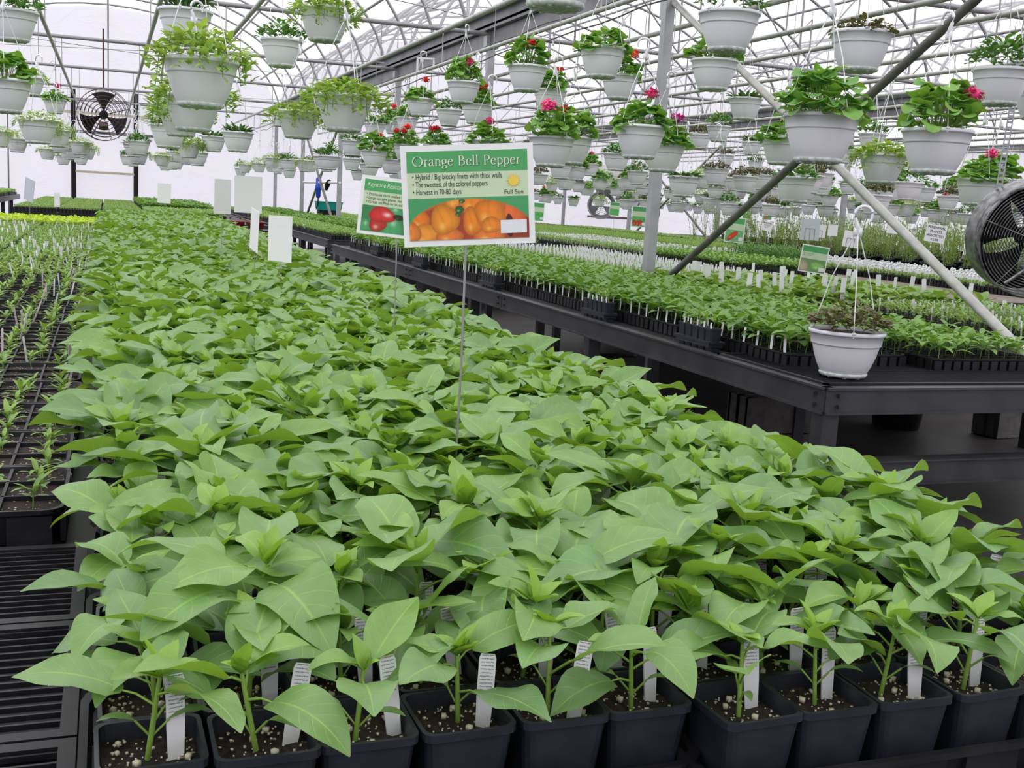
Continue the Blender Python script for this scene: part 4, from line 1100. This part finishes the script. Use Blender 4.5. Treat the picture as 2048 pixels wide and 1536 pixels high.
def serif_text(txt, size, x, z, y, mat, g=None):
    g = G(); cx = x
    for ch in txt:
        adv, sts = GL[ch]
        for st in sts:
            P = np.array(st, dtype=float)
            if len(P) > 2: # smooth it
                Q = []
                for i in range(len(P) - 1):
                    p0, p1, p2, p3 = P[max(0, i-1)], P[i], P[i+1], P[min(len(P)-1, i+2)]
                    for t in np.linspace(0, 1, 5)[:-1]:
                        Q.append(.5 * (2*p1 + (p2-p0)*t + (2*p0 - 5*p1 + 4*p2 - p3)*t*t + (3*p1 - p0 - 3*p2 + p3)*t**3))
                Q.append(P[-1]); P = np.array(Q)
            T = np.gradient(P, axis=0); T /= np.linalg.norm(T, axis=1)[:, None] + 1e-9
            wd = .026 + .062 * np.abs(T[:, 1])**1.5
            N_ = np.column_stack([-T[:, 1], T[:, 0]]) * wd[:, None] / 2
            A, Bv = P + N_, P - N_
            V = []
            for q in (A, Bv):
                for p in q: V.append((cx + p[0] * size, y, z + p[1] * size))
            n = len(P)
            g.add(V, [(i, i + 1, n + i + 1, n + i) for i in range(n - 1)])
        cx += adv * size
    return g, cx
def picture(w, h, nx, nz, fn, y=-.0022):
    gx, gz = np.meshgrid(np.linspace(0, 1, nx), np.linspace(0, 1, nz), indexing='ij')
    col = fn(gx, gz, w / h)
    V = np.stack([(gx - .5) * w, np.full_like(gx, y), (gz - .5) * h], -1).reshape(-1, 3)
    F = [(i*nz + j, (i+1)*nz + j, (i+1)*nz + j + 1, i*nz + j + 1) for i in range(nx - 1) for j in range(nz - 1)]
    g = G(); g.add(V, F)
    return g.mesh('printed_picture', M['print'], False, colors=col.reshape(-1, 3))
def blob(col, X, Z, cx, cz, rx, rz_, base, hi, ang=0, lobes=3, hx=-.25, hz=-.35):
    c, s = math.cos(ang), math.sin(ang)
    dx, dz = X - cx, Z - cz
    u = (dx * c + dz * s) / rx; v = (-dx * s + dz * c) / rz_
    r = np.sqrt(u*u + v*v); th = np.arctan2(v, u)
    edge = 1 + .07 * np.cos(lobes * th + 1)
    inside = np.clip((edge - r) * 14, 0, 1)[..., None]
    shade = np.clip(1.05 - .55 * (r / edge)**2.2, .2, 1) * (1 - .14 * np.exp(-((u + .12 + .18 * v)**2) / .008)) * (1 - .10 * np.exp(-((u - .45 + .3 * v * v)**2) / .006))
    cc = np.array(base)[None, None] * shade[..., None]
    hl = np.exp(-(((u - hx)**2 + (v - hz)**2) / .05))[..., None]
    cc = cc + (np.array(hi)[None, None] - cc) * hl * .8
    return col * (1 - inside) + cc * inside
def orange_pic(X, Z, asp):
    col = np.zeros(X.shape + (3,)); col[:] = (.06, .33, .12)
    Xs = X * asp; mid = asp / 2
    inn = 1 - np.clip((((Xs - mid * 1.02) / (mid * 1.06))**2 + ((Z - .10) / .86)**2 - 1) * 22, 0, 1)
    under = np.zeros_like(col); under[:] = (.50, .06, .02)
    n = (np.sin(X * 9 + 2) * .2 + .8)[..., None]; under = under * n
    O, Hh = (.86, .20, .01), (.96, .48, .09)
    for (x, z, rx, rz_, an, b, hh, l) in ((.10, .80, .30, .22, .4, (.62, .10, .03), (.8, .3, .1), 2), (.40, .92, .35, .25, .2, (.80, .16, .03), Hh, 3), (.72, 1.0, .30, .2, 0, O, Hh, 3), (2.35, .62, .5, .28, -.3, (.85, .16, .03), Hh, 3), (2.0, .85, .35, .2, -.3, (.84, .2, .03), Hh, 3),
                                   (.22, .50, .27, .30, .3, O, Hh, 3), (.35, .12, .42, .27, .35, (.90, .32, .03), Hh, 3), (.02, .20, .25, .3, .2, (.82, .22, .03), Hh, 3), (.95, .10, .35, .2, 0, (.85, .2, .03), Hh, 3), (1.12, .95, .26, .26, 0, (.90, .30, .03), Hh, 3),
                                   (1.55, .86, .36, .30, -.2, (.88, .23, .01), Hh, 3), (1.9, .1, .4, .22, 0, (.86, .2, .03), Hh, 3), (1.52, .42, .24, .36, .1, (.88, .24, .01), Hh, 3), (1.95, .60, .40, .36, -.3, (.88, .24, .01), Hh, 4), (1.98, .32, .28, .2, .1, (.88, .25, .015), Hh, 3), (.85, .48, .36, .37, .25, (.89, .29, .015), (.97, .52, .10), 3)):
        under = blob(under, Xs, Z, x, z, rx, rz_, b, hh, an, l)
    for (x, z, r) in ((1.22, .72, .11), (1.28, .92, .08), (1.18, .60, .07)): under = blob(under, Xs, Z, x, z, r, r * .8, (.02, .13, .03), (.5, .6, .3), 0, 5)
    under = blob(under, Xs, Z, 2.42, .30, .10, .3, (.10, .01, .02), (.1, .02, .02), 0, 2)
    return col * (1 - inn[..., None]) + under * inn[..., None]
def red_pic(X, Z, asp):
    col = np.zeros(X.shape + (3,)); col[:] = (.04, .22, .08)
    Xs = X * asp
    Gc, Gh = (.07, .38, .14), (.4, .7, .45)
    for (x, z, rx, rz_) in ((.15, .2, .3, .3), (1.25, .85, .4, .3), (1.2, .25, .5, .5), (2.2, .4, .5, .5), (1.75, .8, .2, .35)): col = blob(col, Xs, Z, x, z, rx, rz_, Gc, Gh, 0, 3, .1, .3)
    col = blob(col, Xs, Z, .65, .32, .36, .32, (.55, .03, .02), (.9, .5, .4), .2, 3)
    col = blob(col, Xs, Z, .80, .68, .55, .32, (.70, .03, .02), (1, .75, .75), -.05, 3, .35, .1)
    return blob(col, Xs, Z, 1.45, .65, .22, .12, (.02, .02, .01), (.1, .1, .05), 0, 2)
def green_pic(X, Z, asp):
    n = .5 + .5 * np.sin(X * 37 + 3 * np.sin(Z * 23)) * np.cos(Z * 31 + 2 * np.sin(X * 17))
    return np.stack([.05 + .25 * n**3, .25 + .4 * n, .06 + .25 * n**3], -1)
def redleaf_pic(X, Z, asp):
    col = green_pic(X, Z, asp)
    for x in (.2, .45, .7): col = blob(col, X, Z, x, .35, .14, .33, (.65, .04, .02), (.9, .4, .3), .1, 2)
    return col
def chili_pic(X, Z, asp): return blob(green_pic(X, Z, asp) * .8 + .1, X, Z, .4, .5, .17, .52, (.72, .05, .02), (.95, .3, .2), -.6, 2)
def pod_pic(X, Z, asp):
    col = np.zeros(X.shape + (3,)); col[:] = (.16, .30, .12)
    col = blob(col, X, Z, .14, .4, .2, .5, (.5, .45, .3), (.6, .5, .4), 0, 2)
    return blob(col, X, Z, .68, .5, .3, .35, (.30, .60, .15), (.5, .8, .4), .3, 3)
def text(body, size, x, z, y, mat, parent, name='lettering', align='LEFT', shear=0, bold=0, maxw=None):
    cu = bpy.data.curves.new(name, 'FONT'); cu.body = body; cu.size = size; cu.align_x = align; cu.shear = shear; cu.offset = bold
    cu.materials.append(mat)
    tmp = bpy.data.objects.new(name, cu); COL.objects.link(tmp)
    me = bpy.data.meshes.new_from_object(tmp, depsgraph=bpy.context.evaluated_depsgraph_get()); bpy.data.objects.remove(tmp)
    if maxw:
        xs_ = [v.co.x for v in me.vertices]; wd = max(xs_) - min(xs_)
        if wd > maxw: me.transform(Matrix.Scale(maxw / wd, 4, (1, 0, 0)))
    o = bpy.data.objects.new(name, me); COL.objects.link(o); o.parent = parent
    o.location = (x, y, z); o.rotation_euler = (PI/2, 0, 0)
    return o
def rect(w, h, x, z, y, mat, name, parent, d=.0003):
    g = G(); g.box((x, y, z), (w, d, h)); return put(name, g.mesh(name, mat, False), parent)
GREEN = principled('header_green', (.075, .37, .115), .45); PALEGREEN = principled('pale_green_print', (.58, .70, .48), .45); SUN = principled('sun_yellow', (.85, .62, .08), .5); STK = principled('price_sticker', (.78, .78, .84), .4)
def sign(x, y, z0, zc, yaw_, roll_, w_, h_, pic, label, title=None, lines=(), pw=None, lean=(0, 0), head=.23, picf=.42, sticker=True, sun=False, big=False, nx=40, nz=24):
    """a card on a wire stake; the card's centre is at height zc over (x, y)"""
    t = thing('plant_sign', label, 'sign', (x, y, z0), yaw_)
    g = G(); dz = zc - z0
    g.tube([(-.0, .003, 0), (.002, .003, dz * .5), (0, .003, dz - h_ * .3)], .0016 if not big else .0019, 6)
    put('wire_stake', g.mesh('wire_stake', M['wire']), t)
    b = G(); b.box((0, 0, 0), (w_, .0022, h_)); bo = put('card', b.mesh('card', M['board'], False), t, (0, 0, dz), (0, roll_, 0))
    m = .045 * w_; iw, ih = w_ - 2 * m, h_ - 2 * m
    rect(iw, ih, 0, 0, -.0014, PALEGREEN, 'pale_panel', bo)
    rect(iw, ih * head, 0, ih/2 - ih * head / 2, -.0018, GREEN, 'green_header', bo)
    if pic:
        me = picture(iw, ih * picf, nx, nz, pic); put('printed_picture', me, bo, (0, 0, -ih/2 + ih * picf / 2))
    if sticker: rect(iw * .22, ih * .15, iw * .5 - iw * .13, -ih/2 + ih * .13, -.0030, STK, 'price_sticker', bo)
    zt = ih/2 - ih * head
    if title == 'Orange Bell Pepper':
        tot = sum(GL[c][0] for c in title); s_ = iw * .90 / tot
        for (ox, oz, yy, mt, nm) in ((.0006, -.0006, -.0022, M['ink'], 'letter_shadow'), (0, 0, -.0026, M['pale'], 'title_lettering')):
            gg, _ = serif_text(title, s_, -iw * .455 + ox, ih/2 - ih * head * .70 + oz, yy, mt); put(nm, gg.mesh(nm, mt, False), bo)
    elif title: text(title, iw * .098, -iw * .46, ih/2 - ih * head * .62, -.0022, M['pale'], bo, 'title_lettering', shear=.25, maxw=iw * .9)
    for i, ln in enumerate(lines):
        text(ln, iw * (.064 if big else .055), -iw * .46, zt - ih * (.085 + .075 * i if not big else .078 + .085 * i), -.0022, M['ink'], bo, maxw=iw * (.74, .62, .40)[i] if big else iw * .8)
    if sun:
        g = G(); cx, cz = iw * .38, zt - ih * .115
        for i in range(16):
            a = i * PI / 8; a2 = a + .13; a1 = a - .13
            g.add([(cx + .006*math.cos(a1), -.0021, cz + .006*math.sin(a1)), (cx + .0118*math.cos(a), -.0021, cz + .0118*math.sin(a)), (cx + .006*math.cos(a2), -.0021, cz + .006*math.sin(a2)), (cx, -.0021, cz)], [(0, 1, 2, 3)])
        g.add([(cx + .0072*math.cos(a), -.0024, cz + .0072*math.sin(a)) for a in np.arange(16) * PI / 8] + [(cx, -.0024, cz)], [(i, i + 1, (i + 2) % 16, 16) for i in range(0, 16, 2)])
        put('sun_symbol', g.mesh('sun_symbol', SUN, False), bo)
        text('Full Sun', iw * .052, cx, cz - ih * .15, -.0022, M['ink'], bo, align='CENTER')
    return t
def azi(x, y): return -math.atan2(x, y)
sign(.476, 1.5, .84, 1.342, azi(.476, 1.5) + .05, -.088, .186, .140, orange_pic, 'large green and white sign with orange peppers on a wire above the near bench', 'Orange Bell Pepper',
     ('\u2022 Hybrid / Big blocky fruits with thick walls', '\u2022 The sweetest of the colored peppers', '\u2022 Harvest in 70-80 days'), head=.235, picf=.475, sun=True, big=True, nx=160, nz=80)
sign(.655, 2.62, .86, 1.305, azi(.62, 2.5) - .1, .07, .186, .140, red_pic, 'green and white sign with a red pepper, partly hidden behind the orange pepper sign', 'Keystone Resistant Giant Pepper',
     ('\u2022 Produces thick walled blocky peppers', '\u2022 Large upright plants, harvest in 75 days', '\u2022 Great stuffed or in salads'), head=.22, picf=.50, nx=110, nz=60)
SG = [(3.72, 9.6, 1.265, .13, .17, green_pic, 'small green sign of leafy greens above the white tags'), (4.12, 8.3, 1.28, .12, .17, redleaf_pic, 'small sign showing red stems, left of the near roof post'),
      (4.1, 6.75, 1.235, .135, .175, chili_pic, 'small sign showing a red chili, in front of the dark brace'), (4.1, 5.8, 1.095, .165, .17, pod_pic, 'green sign with pale pods beside the hook of the standing basket'),
      (6.1, 13.0, 1.33, .13, .17, green_pic, 'small distant green sign in front of the round wall fan'), (5.2, 14.5, 1.30, .13, .17, green_pic, 'smaller distant sign just left of the leafy greens sign'),
      (12.4, 20.0, 1.38, .17, .20, green_pic, 'distant sign with green print near the orange stake'), (12.9, 20.0, 1.38, .17, .20, chili_pic, 'distant sign with red and green print right of its green neighbour')]
for k, (x, y, zc, w_, h_, pic, lab) in enumerate(SG):
    sign(x, y, .86, zc, azi(x, y) + .15 * math.sin(k * 2.1), [0.03, .02, .05, .10, .04, 0, 0, 0][k], w_, h_, pic, lab, sticker=k < 4, nx=36, nz=24, picf=.5,
         lines=('vigorous and tender', 'plant in full sun') if k in (2, 3) else ())
def card(x, y, z0, zc, yaw_, roll_, w_, h_, label, mat='board', wire='wire', txt=None, holder=False):
    t = thing('blank_card', label, 'sign', (x, y, z0), yaw_)
    g = G(); g.tube([(0, .003, 0), (.0, .003, zc - z0)], .0016, 6); put('wire_stake', g.mesh('wire_stake', M[wire]), t)
    g = G(); g.box((0, 0, 0), (w_, .0022, h_)); b = put('card', g.mesh('card', M[mat], False), t, (0, 0, zc - z0), (0, roll_, 0))
    if holder:
        g = G()
        for s in (-.25, 0, .25): g.tube([(s * w_, -.003, -h_ * .5), (s * w_, -.003, h_ * .05)], .0018, 4)
        g.tube([(-.25 * w_, -.003, h_ * .05), (.25 * w_, -.003, h_ * .05)], .0018, 4); put('wire_holder', g.mesh('wire_holder', M['wire']), b)
    if txt:
        for i, q in enumerate(txt): text(q, h_ * .19, 0, h_ * (.27 - .23 * i), -.0016, M['ink'], b, align='CENTER', bold=.0005)
    return t
card(.61, 4.25, .85, 1.15, -1.02, .0, .135, .172, 'blank white card turned half away, right of its edge-on neighbour')
card(.575, 4.75, .85, 1.16, -1.45, .12, .135, .172, 'white card seen nearly edge-on in the peppers')
card(.645, 5.6, .85, 1.30, azi(.6, 5.6), .0, .132, .178, 'large blank white card standing above the far peppers')
card(.56, 6.0, .85, 1.28, azi(.6, 5.6) + .6, .0, .10, .178, 'pale blank card overlapped by a larger white card')
card(.47, 10.5, .85, 1.24, azi(.47, 10.5), .03, .115, .175, 'blank white card on a thick stake at the back of the peppers')
card(-.57, 9.3, .85, 1.22, -1.0, .22, .135, .17, 'tilted narrow grey card over the left seedling trays', mat='backcard')
card(-.45, 11.2, .85, 1.12, .1, 0, .05, .13, 'tiny white card before the lime green trays')
card(5.1, 7.3, .80, 1.26, azi(5.1, 7.3), 0, .145, .165, 'grey card in a wire holder beyond the dark brace', mat='backcard', holder=True)
card(5.75, 8.1, .80, 1.245, azi(5.75, 8.1), .08, .115, .11, 'white card in a wire holder left of the basket hook', holder=True)
card(6.0, 9.3, .80, 1.25, azi(6.0, 9.3), .15, .10, .09, 'small white price card among the willowy plants', txt=('PERENNIAL', '4 INCH', '$1.99'))
card(6.0, 6.95, .80, 1.285, azi(6.0, 6.95), .12, .150, .135, 'white price card just left of the large fan', txt=('PERENNIAL', 'PLANTS', 'ASSORTED', '$2.99'))
card(6.6, 8.2, .80, 1.30, azi(6.6, 8.2), .05, .10, .09, 'white card behind the price card by the large fan')
card(5.6, 7.45, .80, 1.20, azi(5.6, 7.45), .1, .12, .13, 'white card half hidden by the pale brace', holder=True)
card(7.2, 9.9, .80, 1.24, azi(7.2, 9.9), 0, .10, .12, 'small white card right of the pale brace')

# ------------------------------------------------------------------ fans and equipment
def ring(g, r, y, rr, n=36, mi=0): g.tube([(r * math.cos(a), y, r * math.sin(a)) for a in np.arange(n) * 2 * PI / n], rr, 5, mi, closed=True)
def fan(name, loc, rz, R_, depth, lab, gm, bm, nr, cat='fan', tilt=0.0, spokes=8, strap=None, blades=3, drum=True):
    t = thing(name, lab, cat, loc, rz); t.rotation_euler = (tilt, 0, rz)
    if drum:
        g = G(); n = 40; A = []
        for (r, y) in ((R_, -depth/2), (R_ * 1.03, -depth/2), (R_ * 1.0, 0), (R_ * 1.03, depth/2), (R_, depth/2), (R_ * .975, 0)):
            A.append([(r * math.cos(a), y, r * math.sin(a)) for a in np.arange(n) * 2 * PI / n])
        V = np.array(sum(A, [])); m = len(A)
        g.add(V, [(i*n + j, i*n + (j+1) % n, ((i+1) % m)*n + (j+1) % n, ((i+1) % m)*n + j) for i in range(m) for j in range(n)]); put('drum', g.mesh('drum', gm), t)
        g = G(); g.lathe([(R_ * .97, depth * .28), (R_ * .80, depth * .34), (R_ * .72, depth * .46), (R_ * .72, depth * .48), (R_ * .80, depth * .37), (R_ * .97, depth * .31)], 36); g.xform(Matrix.Rotation(-PI/2, 4, 'X')); put('inlet_ring', g.mesh('inlet_ring', bm), t)
    for s in (-1, 1):
        g = G()
        for k in range(nr):
            r = R_ * (.16 + .84 * (k + 1) / nr); bulge = s * (depth/2 + .05 * R_ * (1 - (r / R_)**2))
            ring(g, r, bulge, .0022 if nr > 8 else .004)
        for k in range(spokes):
            a = k * 2 * PI / spokes + .3
            g.tube([(R_ * q * math.cos(a), s * (depth/2 + .05 * R_ * (1 - q*q)), R_ * q * math.sin(a)) for q in (.12, .5, .8, 1)], .003, 5)
        put('guard', g.mesh('guard', gm), t)
    g = G(); g.tube([(0, -depth * .35, 0), (0, depth * .45, 0)], R_ * .17, 16); put('motor', g.mesh('motor', bm), t)
    for k in range(blades):
        g = G(); th0 = PI/2 + k * 2 * PI / blades; nr_, na = 6, 6; V = []
        for i in range(nr_ + 1):
            r = R_ * (.14 + .76 * i / nr_); wd = (.20 + .30 * (i / nr_)) * (1 if blades == 3 else 1.25)
            for j in range(na + 1):
                q = (j / na - .5) * 2; th = th0 + q * wd; V.append((r * math.cos(th), q * wd * r * .4, r * math.sin(th)))
        g.add(V, [(i*(na+1) + j, (i+1)*(na+1) + j, (i+1)*(na+1) + j + 1, i*(na+1) + j + 1) for i in range(nr_) for j in range(na)])
        V2 = np.array(V) + (0, .004, 0); g.add(V2, [(i*(na+1) + j + 1, (i+1)*(na+1) + j + 1, (i+1)*(na+1) + j, i*(na+1) + j) for i in range(nr_) for j in range(na)])
        put('blade', g.mesh('blade', bm), t)
    return t
fan('circulation_fan', (-.05, 13.6, 2.05), .08, .285, .12, 'round black three-bladed fan hanging in the centre bay', M['fanguard'], M['fanblack'], 6, drum=False)
g = G(); g.tube([(-.05, 13.6, 2.35), (-.05, 13.6, 2.99)], .012, 6); g.box((-.05, 13.5, 1.92), (.10, .06, .07)); put('fan_hanger', g.mesh('fan_hanger', M['fanguard']), label='dark rod that hangs the black three-bladed fan from the truss', category='bracket')
FX, FY, FZ = 4.49, 4.50, 1.305
tf = fan('drum_fan', (FX, FY, FZ), -.42, .285, .22, 'large dusty metal drum fan hanging at the right edge', M['alu'], M['fanblack'], 17, tilt=.12, spokes=5, blades=5)
g = G()
for k in range(13): a = PI * (.35 + .42 * k / 12); g.box((.262 * math.cos(a), 0, .262 * math.sin(a)), (.03, .03, .006))
g = G(); pts = [(.268 * math.cos(a), .0, .268 * math.sin(a)) for a in np.linspace(PI * .5, PI * 1.2, 14)]
for s in (-.014, .014): g.tube([(p[0], s, p[2]) for p in pts], .005, 4)
g.tube(pts, .007, 4); put('mounting_strap', g.mesh('mounting_strap', M['hanger']), tf)
g = G(); g.tube([(-.14, -.14, -.22), (-.05, -.15, -.14), (.02, -.15, -.03)], .009, 6); put('motor_bracket', g.mesh('motor_bracket', M['alu']), tf)
# perforated strap
t = thing('perforated_strap', 'perforated zinc strap hanging from the roof to the large drum fan', 'strap', (4.36, 4.62, 1.53), -.5)
g = G(); H = 1.5; n = 52
for s in (-1, 1): g.box((s * .0125, 0, H / 2), (.007, .002, H))
for i in range(n): g.box((0, 0, H * (i + .5) / n), (.020, .002, H / n * .5))
put('strap', g.mesh('strap', M['steel'], False), t, rot=(0, .035, 0))
# distant exhaust fans and heater on the end wall
fan('wall_fan', (11.55, 25.4, 1.40), -.45, .34, .25, 'round silvery fan at the end wall behind the green sign', M['steel'], M['steel'], 7, spokes=6)
fan('wall_fan', (12.8, 25.4, 1.28), -.45, .34, .25, 'round silvery fan at the end wall behind the near roof post', M['steel'], M['steel'], 7, spokes=6)
t = thing('unit_heater', 'pale round-ended heater unit hanging above the distant wall fans', 'heater', (11.6, 24.6, 2.02), -.5)
g = G(); g.tube([(-.55, 0, 0), (-.5, 0, 0), (.5, 0, 0), (.55, 0, 0)], [.26, .34, .34, .26], 18); put('casing', g.mesh('casing', M['cream']), t)
g = G(); g.box((0, -.25, -.08), (.5, .1, .06)); [g.box((-.1 + .05 * i, -.275, .05), (.02, .02, .02)) for i in range(3)]; put('vents', g.mesh('vents', M['ink'], False), t)
g = G(); [g.tube([(s, 0, .25), (s, 0, .85)], .008, 5) for s in (-.35, .35)]; put('hanging_rods', g.mesh('hanging_rods', M['wire']), t)
# injector between the far posts
t = thing('fertiliser_injector', 'blue cylinder on a white pipe between two far posts', 'injector', (3.6, 20.4, 1.47))
g = G(); g.lathe([(0, .12), (.03, .12), (.05, .09), (.05, -.02), (.062, -.03), (.062, -.10), (.045, -.12), (.045, -.22), (.03, -.25), (0, -.25)], 16); put('body', g.mesh('body', M['blue']), t)
g = G(); g.tube([(0, 0, -.25), (0, 0, -.38), (-.03, .0, -.44)], .012, 6); put('suction_tube', g.mesh('suction_tube', M['fanblack']), t)
g = G(); g.tube([(3.6, 18.4, 1.50), (3.6, 22.1, 1.50)], .022, 8); put('water_pipe', g.mesh('water_pipe', M['hanger']), label='white water pipe fixed between the far posts beside the injector', category='pipe')
t = thing('garden_valve', 'dark valve body on the white pipe right of the blue injector', 'valve', (3.6, 19.5, 1.46))
g = G(); g.tube([(0, .12, -.08), (0, .02, .0), (0, -.14, .06)], [.03, .05, .035], 8); put('valve_body', g.mesh('valve_body', M['fanblack']), t)
t = thing('storage_tub', 'teal plastic tub on the far bench below the injector', 'tub', (4.0, 21.5, .99))
g = G(); rim_box(g, .5, .42, 0, .16, .9, .02); put('tub_body', g.mesh('tub_body', M['teal'], False), t)
g = G(); g.box((0, 0, -.1), (.4, .3, .2)); put('stand', g.mesh('stand', M['tray'], False), t)
# small inline heater and box up in the trusses
t = thing('junction_box', 'small white square box on the wire under the gutter', 'box', (3.3, 12.2, 2.78), -.3)
g = G(); [g.box(c, d) for c, d in (((0, 0, .07), (.2, .04, .02)), ((0, 0, -.07), (.2, .04, .02)), ((-.09, 0, 0), (.02, .04, .14)), ((.09, 0, 0), (.02, .04, .14)))]; put('frame', g.mesh('frame', M['hanger'], False), t)
